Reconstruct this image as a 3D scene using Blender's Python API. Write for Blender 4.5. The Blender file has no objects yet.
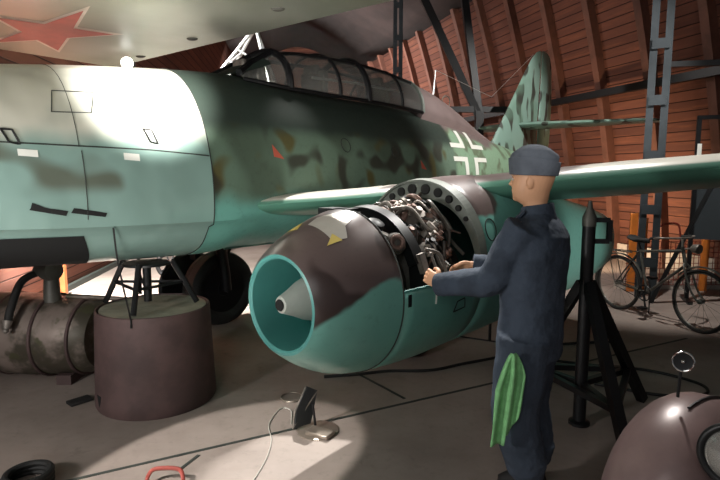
import bpy, bmesh, math, random
from mathutils import Vector, Matrix
from math import sin, cos, pi, radians, sqrt, atan2
R = radians
C = bpy.context.scene.collection
random.seed(7)
# ---------------------------------------------------------------- helpers
def interp(tab, s):
    if s <= tab[0][0]: return tab[0][1:]
    for i in range(len(tab)-1):
        a, b = tab[i], tab[i+1]
        if s <= b[0]:
            n = len(tab)
            t = (s-a[0])/(b[0]-a[0])
            p0 = tab[i-1] if i > 0 else a
            p3 = tab[i+2] if i+2 < n else b
            out = []
            for k in range(1, len(a)):
                m1 = (b[k]-p0[k])/(b[0]-p0[0])*(b[0]-a[0])
                m2 = (p3[k]-a[k])/(p3[0]-a[0])*(b[0]-a[0])
                t2, t3 = t*t, t*t*t
                out.append((2*t3-3*t2+1)*a[k]+(t3-2*t2+t)*m1+(-2*t3+3*t2)*b[k]+(t3-t2)*m2)
            return tuple(out)
    return tab[-1][1:]
class MB:
    """collects shapes into one mesh"""
    def __init__(s): s.bm = bmesh.new(); s.mi = 0
    def _f(s, vs):
        try:
            f = s.bm.faces.new(vs); f.material_index = s.mi; return f
        except ValueError: return None
    def loft(s, secs, closed=True, caps=(True, True)):
        rows = [[s.bm.verts.new(p) for p in sec] for sec in secs]
        n = len(rows[0])
        for a, b in zip(rows, rows[1:]):
            for i in range(n if closed else n-1):
                j = (i+1) % n
                s._f((a[i], a[j], b[j], b[i]))
        if caps[0] and closed: s._f(rows[0][::-1])
        if caps[1] and closed: s._f(rows[-1])
        return s
    def tube(s, pts, r, seg=10, caps=True, squash=None):
        pts = [Vector(p) for p in pts]; n = len(pts)
        rr = r if isinstance(r, (list, tuple)) else [r]*n
        secs = []; up = None
        for i, p in enumerate(pts):
            t = (pts[min(i+1, n-1)]-pts[max(i-1, 0)]).normalized()
            if up is None:
                up = Vector((0, 0, 1)) if abs(t.z) < .9 else Vector((1, 0, 0))
            x = up.cross(t).normalized(); y = t.cross(x).normalized(); up = y
            q = squash or (1, 1)
            secs.append([p+(x*cos(2*pi*k/seg)*q[0]+y*sin(2*pi*k/seg)*q[1])*rr[i] for k in range(seg)])
        return s.loft(secs, True, (caps, caps))
    def box(s, c, size, rot=None):
        hx, hy, hz = [q/2 for q in size]
        M = rot.to_matrix() if hasattr(rot, 'to_matrix') else (rot or Matrix.Identity(3))
        c = Vector(c)
        P = [s.bm.verts.new(c+M@Vector((x, y, z))) for x in (-hx, hx) for y in (-hy, hy) for z in (-hz, hz)]
        for f in ((0, 1, 3, 2), (4, 6, 7, 5), (0, 4, 5, 1), (2, 3, 7, 6), (0, 2, 6, 4), (1, 5, 7, 3)):
            s._f([P[i] for i in f])
        return s
    def bar(s, p, q, w, h=None, up=(0, 0, 1)):
        p, q = Vector(p), Vector(q); d = q-p; t = d.normalized()
        u = Vector(up)
        if abs(t.dot(u)) > .95: u = Vector((1, 0, 0))
        x = u.cross(t).normalized(); y = t.cross(x)
        M = Matrix((x, y, t)).transposed()
        return s.box((p+q)/2, (w, h or w, d.length), M)
    def ball(s, c, r, seg=16, rings=10, M=None):
        c = Vector(c); rx, ry, rz = r if isinstance(r, (tuple, list)) else (r, r, r)
        M = M or Matrix.Identity(3)
        secs = []
        for i in range(rings+1):
            a = -pi/2+pi*i/rings
            k = max(cos(a), .02)
            secs.append([c+M@Vector((rx*k*cos(2*pi*j/seg), ry*k*sin(2*pi*j/seg), rz*sin(a))) for j in range(seg)])
        return s.loft(secs)
    def lathe(s, o, axis, prof, seg=32, caps=(True, True)):
        o = Vector(o); t = Vector(axis).normalized()
        u = Vector((0, 0, 1)) if abs(t.z) < .9 else Vector((1, 0, 0))
        x = u.cross(t).normalized(); y = t.cross(x)
        return s.loft([[o+t*h+(x*cos(2*pi*k/seg)+y*sin(2*pi*k/seg))*r for k in range(seg)] for h, r in prof], True, caps)
    def torus(s, c, axis, R_, r, seg=36, sub=8):
        c = Vector(c); t = Vector(axis).normalized()
        u = Vector((0, 0, 1)) if abs(t.z) < .9 else Vector((1, 0, 0))
        x = u.cross(t).normalized(); y = t.cross(x)
        rows = []
        for k in range(seg):
            d = x*cos(2*pi*k/seg)+y*sin(2*pi*k/seg)
            rows.append([c+d*(R_+r*cos(2*pi*j/sub))+t*r*sin(2*pi*j/sub) for j in range(sub)])
        rows.append(rows[0])
        s.loft(rows, True, (False, False))
        bmesh.ops.remove_doubles(s.bm, verts=s.bm.verts, dist=1e-6)
        return s
    def poly(s, pts): s._f([s.bm.verts.new(p) for p in pts]); return s
    def prism(s, pts, d):
        """extrude a planar polygon by vector d"""
        d = Vector(d); a = [s.bm.verts.new(Vector(p)) for p in pts]; b = [s.bm.verts.new(Vector(p)+d) for p in pts]
        n = len(pts)
        s._f(a[::-1]); s._f(b)
        for i in range(n): s._f((a[i], a[(i+1) % n], b[(i+1) % n], b[i]))
        return s
    def build(s, name, mats, parent=None, ang=38, recalc=True, bevel=0):
        if recalc: bmesh.ops.recalc_face_normals(s.bm, faces=s.bm.faces)
        me = bpy.data.meshes.new(name); s.bm.to_mesh(me); s.bm.free()
        for m in (mats if isinstance(mats, (list, tuple)) else [mats]): me.materials.append(m)
        for p in me.polygons: p.use_smooth = True
        me.set_sharp_from_angle(angle=R(ang))
        o = bpy.data.objects.new(name, me); C.objects.link(o)
        if parent: o.parent = parent
        if bevel:
            b = o.modifiers.new('bevel', 'BEVEL'); b.width = bevel; b.segments = 2; b.limit_method = 'ANGLE'
        return o
def catmull(pts, n=8):
    P = [Vector(p) for p in pts]; out = []
    for i in range(len(P)-1):
        p0 = P[max(i-1, 0)]; p1 = P[i]; p2 = P[i+1]; p3 = P[min(i+2, len(P)-1)]
        for k in range(n):
            t = k/n
            out.append(.5*((2*p1)+(p2-p0)*t+(2*p0-5*p1+4*p2-p3)*t*t+(3*p1-p0-3*p2+p3)*t**3))
    out.append(P[-1]); return out
def tag(o, label, cat, group=None, kind=None):
    if label: o['label'] = label
    if cat: o['category'] = cat
    if group: o['group'] = group
    if kind: o['kind'] = kind
    return o
def empty(name, loc, rz=0):
    o = bpy.data.objects.new(name, None); C.objects.link(o); o.location = loc; o.rotation_euler = (0, 0, rz)
    o.empty_display_size = .2; return o
def struct(o): o['kind'] = 'structure'; return o
def rehome(o, loc):
    """move a single mesh's origin to loc"""
    loc = Vector(loc); o.data.transform(Matrix.Translation(-loc)); o.location = loc; return o
# ---------------------------------------------------------------- materials
class NT:
    def __init__(s, name):
        s.m = bpy.data.materials.new(name); s.m.use_nodes = True
        s.t = s.m.node_tree; s.t.nodes.clear()
        s.out = s.t.nodes.new('ShaderNodeOutputMaterial')
        s.co = s.t.nodes.new('ShaderNodeTexCoord').outputs['Object']
    def put(s, sock, v):
        if v is None: return
        if hasattr(v, 'is_linked') or isinstance(v, bpy.types.NodeSocket): s.t.links.new(v, sock)
        elif isinstance(v, (tuple, list)) and len(v) == 3 and sock.type == 'RGBA': sock.default_value = (*v, 1)
        else: sock.default_value = v
    def math(s, op, a, b=None, c=None, clamp=False):
        n = s.t.nodes.new('ShaderNodeMath'); n.operation = op; n.use_clamp = clamp
        s.put(n.inputs[0], a); s.put(n.inputs[1], b); s.put(n.inputs[2], c); return n.outputs[0]
    def xyz(s, co=None):
        n = s.t.nodes.new('ShaderNodeSeparateXYZ'); s.put(n.inputs[0], co or s.co); return n.outputs
    def vmul(s, v):
        n = s.t.nodes.new('ShaderNodeVectorMath'); n.operation = 'MULTIPLY'; s.put(n.inputs[0], s.co); n.inputs[1].default_value = v; return n.outputs[0]
    def noise(s, scale, detail=3, rough=.5, co=None, dist=0):
        n = s.t.nodes.new('ShaderNodeTexNoise'); s.put(n.inputs['Vector'], co or s.co)
        n.inputs['Scale'].default_value = scale; n.inputs['Detail'].default_value = detail
        n.inputs['Roughness'].default_value = rough; n.inputs['Distortion'].default_value = dist
        return n.outputs['Fac']
    def ramp(s, f, lo, hi):
        n = s.t.nodes.new('ShaderNodeMapRange'); n.clamp = True; n.interpolation_type = 'SMOOTHSTEP'
        s.put(n.inputs[0], f); n.inputs[1].default_value = lo; n.inputs[2].default_value = hi; return n.outputs[0]
    def mix(s, f, a, b):
        n = s.t.nodes.new('ShaderNodeMix'); n.data_type = 'RGBA'
        s.put(n.inputs[0], f); s.put(n.inputs[6], a); s.put(n.inputs[7], b); return n.outputs[2]
    def bump(s, h, strength=.3, dist=.01):
        n = s.t.nodes.new('ShaderNodeBump'); n.inputs['Strength'].default_value = strength; n.inputs['Distance'].default_value = dist
        s.put(n.inputs['Height'], h); return n.outputs[0]
    def done(s, col, rough=.5, metal=0, bump=None, spec=None, coat=None, emit=None, estr=0):
        p = s.t.nodes.new('ShaderNodeBsdfPrincipled')
        s.put(p.inputs['Base Color'], col); s.put(p.inputs['Roughness'], rough); s.put(p.inputs['Metallic'], metal)
        if bump: s.t.links.new(bump, p.inputs['Normal'])
        if spec is not None: s.put(p.inputs['Specular IOR Level'], spec)
        if coat: p.inputs['Coat Weight'].default_value = coat; p.inputs['Coat Roughness'].default_value = .15
        if emit: p.inputs['Emission Color'].default_value = (*emit, 1); p.inputs['Emission Strength'].default_value = estr
        s.t.links.new(p.outputs[0], s.out.inputs[0]); return s.m
def srgb(r, g, b):
    f = lambda c: (c/255/12.92) if c <= 10 else ((c/255+.055)/1.055)**2.4
    return (f(r), f(g), f(b))
def simple(name, col, rough=.5, metal=0, var=.25, scale=8, spec=None, coat=None, bump=0):
    n = NT(name); f = n.noise(scale, 4, .6)
    c2 = tuple(c*(1-var) for c in col)
    c = n.mix(n.ramp(f, .35, .65), col, c2)
    return n.done(c, rough, metal, n.bump(f, bump, .004) if bump else None, spec, coat)

TURQ = srgb(108, 164, 152); BROWN = srgb(92, 78, 76); DKGREEN = srgb(47, 57, 51); GREEN = srgb(92, 118, 100)
def camo_fuselage():
    n = NT('camouflage_paint'); x, y, z = n.xyz()
    wob = n.noise(1.3, 3, .55); big = n.math('MULTIPLY_ADD', wob, .5, -.25)
    zz = n.math('ADD', z, big)
    side = n.mix(n.ramp(n.noise(1.6, 1, .4), .46, .6), srgb(96, 116, 100), srgb(76, 90, 76))
    side = n.mix(n.ramp(n.noise(4.2, 0, .4), .60, .74), side, srgb(86, 82, 52))
    side = n.mix(n.math('MULTIPLY', n.ramp(n.noise(5.2, 0, .4, n.vmul((1, 1, .9))), .56, .72), .85), side, srgb(52, 48, 42))
    c = n.mix(n.ramp(zz, 1.38, 1.58), TURQ, side)
    c = n.mix(n.ramp(n.math('ADD', z, n.math('MULTIPLY', big, .3)), 1.96, 2.1), c, DKGREEN)
    # tail end: greyer green flanks, brown spine
    tail = n.ramp(x, -1.6, -1.72)
    tg = n.mix(n.ramp(n.noise(3.5, 2), .5, .58), srgb(128, 156, 130), srgb(100, 112, 90))
    tc = n.mix(n.ramp(zz, 2.1, 2.2), tg, srgb(112, 98, 96))
    tc = n.mix(n.ramp(zz, 1.35, 1.5), TURQ, tc)
    c = n.mix(tail, c, tc)
    dirt = n.noise(22, 4, .7)
    c = n.mix(n.math('MULTIPLY', n.ramp(dirt, .5, .8), .25), c, srgb(50, 48, 42))
    return n.done(c, n.math('MULTIPLY_ADD', dirt, .2, .42), 0, None, .3)
def camo_nose():
    n = NT('nose_paint'); x, y, z = n.xyz()
    wob = n.math('MULTIPLY_ADD', n.noise(1.6, 3), .5, -.25); zz = n.math('ADD', z, wob)
    top = n.mix(n.ramp(n.noise(2.2, 3), .45, .6), srgb(202, 199, 186), srgb(186, 186, 174))
    c = n.mix(n.ramp(zz, 1.84, 2.05), srgb(132, 160, 152), top)
    # soft-edged sprayed blotches along the lower flank
    bl = n.math('MULTIPLY', n.ramp(n.noise(2.3, 1, .3, n.vmul((1, 1, 1.6))), .54, .66), n.math('MULTIPLY', n.ramp(z, 1.55, 1.65), n.ramp(z, 1.98, 1.85)))
    c = n.mix(n.math('MULTIPLY', bl, .75), c, srgb(84, 78, 60))
    h = n.noise(2.3, 2)
    return n.done(c, .33, .12, n.bump(h, .5, .07), .6)
def camo_nacelle():
    n = NT('nacelle_paint'); x, y, z = n.xyz()
    w = n.math('MULTIPLY_ADD', n.noise(3.4, 2, .5), .34, -.17)
    # brown upper surface, the edge dipping towards the front seam
    edge = n.math('ADD', z, w)
    e2 = n.math('MULTIPLY_ADD', n.math('SUBTRACT', 2.24, x), .34, .995)
    e2 = n.math('ADD', e2, n.math('MULTIPLY', n.ramp(x, 1.08, .98), -.03))
    f = n.ramp(n.math('SUBTRACT', edge, e2), -.015, .025)
    c = n.mix(f, TURQ, n.mix(n.ramp(n.noise(2.2, 2), .5, .56), srgb(92, 78, 76), srgb(58, 46, 44)))
    d = n.noise(18, 4, .7)
    c = n.mix(n.math('MULTIPLY', n.ramp(d, .5, .8), .2), c, srgb(40, 34, 32))
    return n.done(c, n.math('MULTIPLY_ADD', d, .15, .26), 0, None, .5)
def camo_wing():
    n = NT('wing_paint'); x, y, z = n.xyz()
    t = n.t.nodes.new('ShaderNodeNewGeometry')
    nz = n.xyz(n.t.nodes.new('ShaderNodeTexCoord').outputs['Normal'])[2]
    top = n.mix(n.ramp(n.math('ABSOLUTE', n.math('SUBTRACT', y, 2.15)), .62, .7), srgb(104, 92, 88), srgb(196, 192, 180))  # pale tone paints in the lit strip along the wing top
    c = n.mix(n.ramp(nz, .72, .86), srgb(84, 132, 114), top)
    return n.done(c, .33, 0, None, .5)
def camo_fin():
    n = NT('fin_paint')
    c = n.mix(n.ramp(n.noise(5.5, 1, .3, n.vmul((1, 1, .45))), .56, .62), srgb(128, 156, 144), srgb(62, 64, 58))
    c = n.mix(n.math('MULTIPLY', n.ramp(n.noise(1.5, 2), .5, .6), .5), c, srgb(104, 136, 118))
    return n.done(c, .45)
M = {}
M['fuse'] = camo_fuselage(); M['nose'] = camo_nose(); M['nac'] = camo_nacelle(); M['wing'] = camo_wing(); M['fin'] = camo_fin()
M['turq'] = simple('turquoise_paint', TURQ, .35, var=.12, scale=5)
M['duct'] = simple('duct_turquoise', srgb(84, 154, 148), .4, var=.1, scale=4)
M['brownp'] = simple('brown_spine_paint', srgb(128, 112, 110), .4, var=.15, scale=3)
M['greyg'] = simple('grey_primer', srgb(108, 114, 106), .5, var=.2)
M['spin'] = simple('grey_spinner', srgb(176, 180, 172), .35, var=.12, scale=6)
M['black'] = simple('black_steel', srgb(20, 20, 22), .45, .2, var=.3)
M['dark'] = simple('dark_void', srgb(14, 14, 14), .8, var=.1)
M['steel'] = simple('bare_steel', srgb(150, 142, 134), .5, .5, var=.4, scale=14)
M['copper'] = simple('dull_brass', srgb(128, 102, 92), .5, .4, var=.4, scale=14)
M['casing'] = simple('engine_casing', srgb(86, 80, 74), .5, .4, var=.5, scale=12, bump=.3)
M['rubber'] = simple('black_rubber', srgb(30, 29, 28), .75, var=.3, scale=20, bump=.3)
M['hub'] = simple('hub_grey', srgb(92, 90, 84), .5, .3)
M['white'] = simple('white_marking', srgb(228, 228, 220), .5, var=.05)
M['yellow'] = simple('yellow_marking', srgb(206, 184, 96), .5, var=.1)
M['redm'] = simple('red_marking', srgb(186, 88, 70), .5, var=.1)
M['line'] = simple('seam_line', srgb(44, 48, 44), .7, var=.1)
M['chrome'] = simple('chrome', srgb(210, 208, 205), .12, 1, var=.05)
M['orange'] = simple('orange_wood', srgb(206, 116, 40), .55, var=.25, scale=6)
M['silver'] = simple('silver_tube', srgb(220, 222, 220), .3, .7, var=.1)
M['seat'] = simple('seat_canvas', srgb(86, 84, 74), .8, var=.2)
M['cable'] = simple('cable_black', srgb(18, 17, 17), .6)
M['cablel'] = simple('cable_pale', srgb(168, 164, 156), .6)
M['mauve'] = simple('mauve_car_paint', srgb(120, 100, 98), .34, .1, var=.2, scale=5)
M['redpaint'] = simple('red_paint', srgb(140, 60, 50), .5, var=.3)
M['board'] = simple('slate_board', srgb(52, 58, 62), .5, var=.1)
M['cloth'] = simple('green_cloth', srgb(128, 190, 128), .9, var=.22, scale=30, bump=.4)
M['plate'] = simple('sign_plate', srgb(150, 138, 126), .3, .5, var=.2)
M['tarp'] = simple('brown_tarp', srgb(84, 64, 62), .7, var=.35, scale=4)
M['wood'] = simple('pink_block', srgb(176, 128, 112), .6)
M['greybike'] = simple('bike_grey', srgb(104, 104, 98), .4, .5, var=.4, scale=20)
M['dust'] = simple('dusty_top', srgb(150, 150, 132), .8, var=.3, scale=6)
def glass(name, tint, ior_mix):
    n = NT(name)
    t = n.t.nodes.new('ShaderNodeBsdfTransparent'); t.inputs[0].default_value = (*tint, 1)
    g = n.t.nodes.new('ShaderNodeBsdfGlossy'); g.inputs['Roughness'].default_value = .08
    l = n.t.nodes.new('ShaderNodeLayerWeight'); l.inputs[0].default_value = .35
    k = n.math('MULTIPLY_ADD', l.outputs['Fresnel'], .5, ior_mix)
    d = n.t.nodes.new('ShaderNodeBsdfDiffuse'); d.inputs[0].default_value = (.5, .5, .47, 1)
    m = n.t.nodes.new('ShaderNodeMixShader'); n.put(m.inputs[0], k); n.t.links.new(t.outputs[0], m.inputs[1]); n.t.links.new(g.outputs[0], m.inputs[2])
    m2 = n.t.nodes.new('ShaderNodeMixShader'); n.put(m2.inputs[0], n.math('MULTIPLY_ADD', n.noise(3, 3), .25, .06)); n.t.links.new(m.outputs[0], m2.inputs[1]); n.t.links.new(d.outputs[0], m2.inputs[2])
    n.t.links.new(m2.outputs[0], n.out.inputs[0]); return n.m
M['glass'] = glass('canopy_perspex', (.78, .8, .78), .04)
def fabric(name, col, scale=60):
    n = NT(name); w = n.noise(scale, 3, .6); b = n.noise(7, 3, .55)
    c = n.mix(n.ramp(b, .4, .65), col, tuple(q*.72 for q in col))
    return n.done(c, .85, 0, n.bump(n.math('ADD', n.math('MULTIPLY', w, .3), b), .5, .02), .25)
M['overall'] = fabric('blue_overall_cloth', srgb(60, 69, 82)); M['cap'] = fabric('slate_cap_cloth', srgb(98, 104, 114))
M['skin'] = simple('mannequin_skin', srgb(212, 160, 124), .5, var=.06, scale=9)
def planks():
    n = NT('red_planks'); x, y, z = n.xyz()
    g = n.math('FRACT', n.math('MULTIPLY', z, 1/.16))
    row = n.math('FLOOR', n.math('MULTIPLY', z, 1/.16))
    seam = n.ramp(n.math('ABSOLUTE', n.math('SUBTRACT', g, .5)), .43, .49)
    wn = n.t.nodes.new('ShaderNodeTexWhiteNoise'); wn.noise_dimensions = '1D'; n.put(wn.inputs['W'], row)
    c = n.mix(wn.outputs[0], srgb(110, 70, 58), srgb(92, 59, 50))
    c = n.mix(n.math('MULTIPLY', n.ramp(n.noise(2.2, 5, .65, n.vmul((1, .25, 5))), .45, .75), .6), c, srgb(140, 88, 66))
    c = n.mix(seam, c, srgb(30, 18, 16))
    return n.done(c, .8, 0, n.bump(n.math('SUBTRACT', 1, seam), .5, .02), .2)
M['planks'] = planks()
M['rib'] = simple('red_timber', srgb(112, 72, 58), .75, var=.35, scale=3)
M['roofm'] = simple('dark_roof', srgb(58, 46, 44), .85, var=.4, scale=1.5)
def concrete():
    n = NT('concrete_floor'); x, y, z = n.xyz()
    b = n.noise(.9, 5, .6); f = n.noise(14, 5, .7)
    c = n.mix(n.ramp(b, .35, .7), srgb(150, 137, 129), srgb(126, 114, 107))
    c = n.mix(n.math('MULTIPLY', n.ramp(f, .5, .75), .35), c, srgb(104, 96, 90))
    c = n.mix(n.math('MULTIPLY', n.ramp(n.noise(2.7, 4, .7, None, 1.2), .58, .72), .3), c, srgb(84, 76, 70))
    return n.done(c, n.math('MULTIPLY_ADD', b, .25, .42), 0, n.bump(f, .12, .005), .4)
M['floor'] = concrete()
def wingmetal():
    n = NT('silver_wing_skin')
    b = n.noise(1.1, 3, .5); p = n.noise(.5, 2)
    c = n.mix(n.ramp(b, .35, .65), srgb(152, 154, 144), srgb(132, 136, 122))
    c = n.mix(n.math('MULTIPLY', n.ramp(p, .45, .6), .5), c, srgb(138, 136, 110))
    return n.done(c, .42, .25, n.bump(b, .1, .02), .5)
M['swing'] = wingmetal()
def rusty():
    n = NT('mottled_engine_metal')
    c = n.mix(n.ramp(n.noise(3.2, 4, .6), .42, .6), srgb(134, 120, 112), srgb(72, 66, 56))
    c = n.mix(n.ramp(n.noise(6, 3), .58, .68), c, srgb(78, 76, 56))
    return n.done(c, .5, .3, None, .4)
M['rusty'] = rusty()
def lamp(name, col, s):
    n = NT(name); e = n.t.nodes.new('ShaderNodeEmission'); e.inputs[0].default_value = (*col, 1); e.inputs[1].default_value = s
    n.t.links.new(e.outputs[0], n.out.inputs[0]); return n.m
M['bulb'] = lamp('lit_bulb', (1, .97, .9), 5)

# ---------------------------------------------------------------- aircraft shape functions
#GEOM
AX = R(42); P0 = -4.15
def pl(s, v, z=0):
    return Vector((sin(AX)*s+cos(AX)*(v+P0), cos(AX)*s-sin(AX)*(v+P0), z))
S0 = 4.0
def L(s, v, z): return Vector((S0-s, v, z))
# s, half width, top, widest height, bottom
FUS = [(-.75, .05, 1.78, 1.72, 1.66), (-.6, .2, 1.95, 1.68, 1.46), (-.2, .43, 2.14, 1.6, 1.25), (.4, .58, 2.29, 1.54, 1.14), (1.12, .68, 2.40, 1.5, 1.1),
       (2.0, .74, 2.50, 1.49, 1.06), (2.8, .78, 2.55, 1.49, 1.04), (3.6, .78, 2.50, 1.49, 1.04), (5.0, .72, 2.47, 1.52, 1.08), (6.0, .60, 2.40, 1.58, 1.2),
       (7.0, .47, 2.25, 1.66, 1.36), (8.0, .34, 2.10, 1.74, 1.52), (9.0, .21, 1.99, 1.8, 1.66), (9.75, .12, 1.94, 1.83, 1.75)]
def fus(s, ph, off=0):
    w, zt, zm, zb = interp(FUS, s)
    c, q = cos(ph), sin(ph)
    up = q >= 0
    e = 2/2.15 if up else 2/1.55
    sg = lambda u: (1 if u >= 0 else -1)
    h = (zt-zm) if up else (zm-zb)
    v = sg(c)*abs(c)**e*(w+off); z = zm+sg(q)*abs(q)**e*(h+off)
    # forward of the wing the belly is stepped in under a sharp chine
    k = max(0, min(1, (2.75-s)/.35))*max(0, min(1, (s+.75)/.8))
    if not up and k > 0:
        t = -q; zc = zm-(zm-zb)*.38; t0 = .36
        if t < t0: v2 = (1-.03*(t/t0)**2)*(w+off); z2 = zm-(zm-zc)*t/t0
        else:
            u = (t-t0)/(1-t0); v2 = ((1-.10)*(1-.30*u)*(1-u**5))*(w+off); z2 = zc-(zc-zb+off)*min(1, u*1.15)
        v = (1-k)*v+k*sg(c)*v2; z = (1-k)*z+k*z2
    return s, v, z
NAC = [(1.76, .265, .265, 1.02, .265), (1.80, .305, .30, 1.02, .30), (1.9, .357, .37, 1.02, .365), (2.05, .41, .44, 1.02, .43), (2.25, .455, .485, 1.025, .48), (2.6, .48, .51, 1.025, .54), (3.0, .485, .515, 1.03, .62),
       (3.6, .48, .515, 1.03, .66), (4.2, .465, .51, 1.03, .60), (5.0, .44, .49, 1.01, .48), (5.6, .40, .44, .98, .42), (6.1, .33, .36, .96, .35)]
NV = 2.0
def nac(s, th, off=0):
    w, h, zc, hu = interp(NAC, s)
    c, q = cos(th), sin(th)
    if q > 0:
        k = max(0, min(1, (s-2.75)/.6)); e = 1-.3*k
        return s, NV+(w+off)*(1 if c > 0 else -1)*abs(c)**(1-.12*k), zc+(hu+off)*q**e
    return s, NV+(w+off)*c, zc+(h+off)*q
#ENDGEOM
def fusL(s, ph, off=0): return L(*fus(s, ph, off))
def nacL(s, th, off=0): return L(*nac(s, th, off))

plane = empty('jet_aircraft', pl(S0, 0, 0), atan2(-cos(AX), -sin(AX)))
tag(plane, 'camouflaged twin-jet aircraft with an open engine nacelle, filling the middle of the hangar', 'aircraft')
NP = 64
def fus_secs(ss): return [[fusL(s, 2*pi*k/NP) for k in range(NP)] for s in ss]
SEAM = 2.2
lin = lambda a, b, n: [a+(b-a)*i/n for i in range(n+1)]
nose = MB().loft(fus_secs([-.75, -.72, -.68]+lin(-.6, SEAM, 22))).build('nose_section', M['nose'], plane)
nose['label'] = 'pale grey and turquoise nose section'
body = MB().loft(fus_secs(lin(SEAM, 9.75, 56))).build('fuselage', M['fuse'], plane)
# strips lying on the skin
def strip(mb, f, path, w, off=.002, closed=False):
    """thin raised line following surface points (s, angle)"""
    pts = [L(*f(s, a, off)) for s, a in path]
    mb.tube(pts, w, 5)
def sub(path, n=6):
    out = []
    for (a, b), (c, d) in zip(path, path[1:]):
        out += [(a+(c-a)*i/n, b+(d-b)*i/n) for i in range(n)]
    return out+[path[-1]]
def patch(mb, f, quad, n=6, off=.003):
    """surface patch between four (s, angle) corners"""
    g = []
    for i in range(n+1):
        r = []
        for j in range(n+1):
            a, b = i/n, j/n
            q = [(1-a)*(1-b)*quad[0][k]+a*(1-b)*quad[1][k]+a*b*quad[2][k]+(1-a)*b*quad[3][k] for k in (0, 1)]
            r.append(L(*f(q[0], q[1], off)))
        g.append(r)
    mb.loft(g, False)
    return mb
def tri(mb, f, a, b, c, n=5, off=.003): return patch(mb, f, (a, b, c, c), n, off)
D = R
m = MB()
strip(m, fus, sub([(-.2, D(27)), (.93, D(23.5)), (1.765, D(20.1)), (2.19, D(17.6))]), .0045)
strip(m, fus, sub([(1.33, D(21.5)), (1.34, D(60)), (1.34, D(95))]), .002)
strip(m, fus, sub([(1.34, D(20)), (1.34, D(-10))]), .003)
m.build('panel_seam', M['line'], nose)
m = MB()
strip(m, fus, sub([(1.22, D(37)), (1.446, D(36.6)), (1.5, D(48)), (1.26, D(49)), (1.22, D(37))]), .003)
m.build('access_panel', M['line'], nose)
for s in (.96, 1.765):
    m = MB(); strip(m, fus, sub([(s-.02, D(29)), (s+.035, D(28.5)), (s+.06, D(22.5)), (s+.01, D(23.4)), (s-.02, D(29))]), .006, .005); m.build('latch_handle', M['black'], nose)
for s, a in ((1.054, 19.1), (1.637, 17.3)):
    o = patch(MB(), fus, ((s-.05, D(a-1)), (s+.05, D(a-1.6)), (s+.05, D(a+1.1)), (s-.05, D(a+1.7)))).build('paper_label', M['white'], nose)
for q in (((1.046, 1.6), (1.231, -2.6), (1.219, -6.6), (1.029, -1.4)), ((1.263, -.2), (1.453, -5.0), (1.441, -8.4), (1.245, -4.2))):
    o = patch(MB(), fus, [(a, D(b)) for a, b in q], 6, .004).build('ejection_slot', M['dark'], nose)
o = patch(MB(), fus, ((.3, D(-25)), (1.34, D(-25)), (1.46, D(-62)), (.3, D(-62))), 14, .008).build('gear_bay_opening', M['dark'], nose)
m = MB(); strip(m, fus, [(SEAM, D(-85+170*k/60)) for k in range(61)], .004); m.build('joint_line', M['line'], body)
for s, a in ((2.8, 19.5), (4.846, 15.3)):
    tri(MB(), fus, (s-.04, D(a-2.2)), (s+.06, D(a-3.2)), (s-.04, D(a+3.4))).build('warning_triangle', M['redm'], body)['label'] = 'small red triangle'
for s, a in ((3.63, 26), (4.37, 23)):
    m = MB(); strip(m, fus, [(s+.06*cos(2*pi*k/16), D(a+4*sin(2*pi*k/16))) for k in range(17)], .004); m.build('inspection_hatch', M['line'], body)
# white cross: four L brackets
m = MB()
def fz(s, z):  # angle giving height z
    lo, hi = D(-20), D(88)
    for _ in range(40):
        md = (lo+hi)/2
        if fus(s, md)[2] < z: lo = md
        else: hi = md
    return lo
cs, cz = 6.1, 1.96
for sx in (-1, 1):
    for sz in (-1, 1):
        for (u0, u1, w0, w1) in ((.10, .20, .10, .50), (.10, .50, .10, .20)):
            q = []
            for (u, w) in ((u0, w0), (u1, w0), (u1, w1), (u0, w1)):
                s = cs+sx*u; q.append((s, fz(s, cz+sz*w*.55)))
            patch(m, fus, q, 5, .004)
m.build('cross_marking', M['white'], body)['label'] = 'white angled cross brackets'
# canopy
CAN = [(2.72, .28, 2.50, 2.52), (2.95, .37, 2.47, 2.64), (3.27, .40, 2.45, 2.82), (3.7, .42, 2.44, 2.87), (4.14, .42, 2.44, 2.885), (4.7, .41, 2.43, 2.87), (5.2, .40, 2.41, 2.81), (5.62, .41, 2.37, 2.74), (6.2, .35, 2.33, 2.565), (6.8, .27, 2.22, 2.34), (7.4, .2, 2.1, 2.16)]
def can(s, a, off=0):
    w, zs, zt = interp(CAN, s)
    e = 2/2.2; c, q = cos(a), max(sin(a), 0)
    return s, (1 if c > 0 else -1)*abs(c)**e*(w+off), zs+q**e*(zt-zs+off)
def canL(s, a, off=0): return L(*can(s, a, off))
def arcsec(s, n=20, off=0): return [canL(s, pi*k/n, off) for k in range(n+1)]
gl = MB().loft([arcsec(s) for s in lin(2.8, 5.25, 24)], False).build('canopy', M['glass'], plane, recalc=True)
gl['label'] = 'long clear two-seat canopy'
def cframe(s, w, name='canopy_frame'):
    MB().tube([canL(s, pi*k/24, .006) for k in range(25)], w, 8).build(name, M['greyg'] if s > 5.2 else M['black'], gl)
for s, w in ((3.24, .034), (3.86, .018), (4.28, .034), (4.86, .016)): cframe(s, w)
cframe(5.26, .022)
for a in (D(0), D(58), D(122), D(180)):
    MB().tube([canL(s, a, .006) for s in lin(3.24 if a not in (0, D(180)) else 2.8, 5.25, 20)], .018 if a in (D(58), D(122)) else .018, 8).build('canopy_rail', M['black'], gl)
for sg in (1, -1):
    a0 = D(40) if sg > 0 else D(140)
    MB().tube([canL(2.8, a0 if sg > 0 else a0, .01), canL(2.98, D(66) if sg > 0 else D(114), .01), canL(3.24, D(70) if sg > 0 else D(110), .012)], .034, 8).build('windscreen_post', M['black'], gl)
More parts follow.
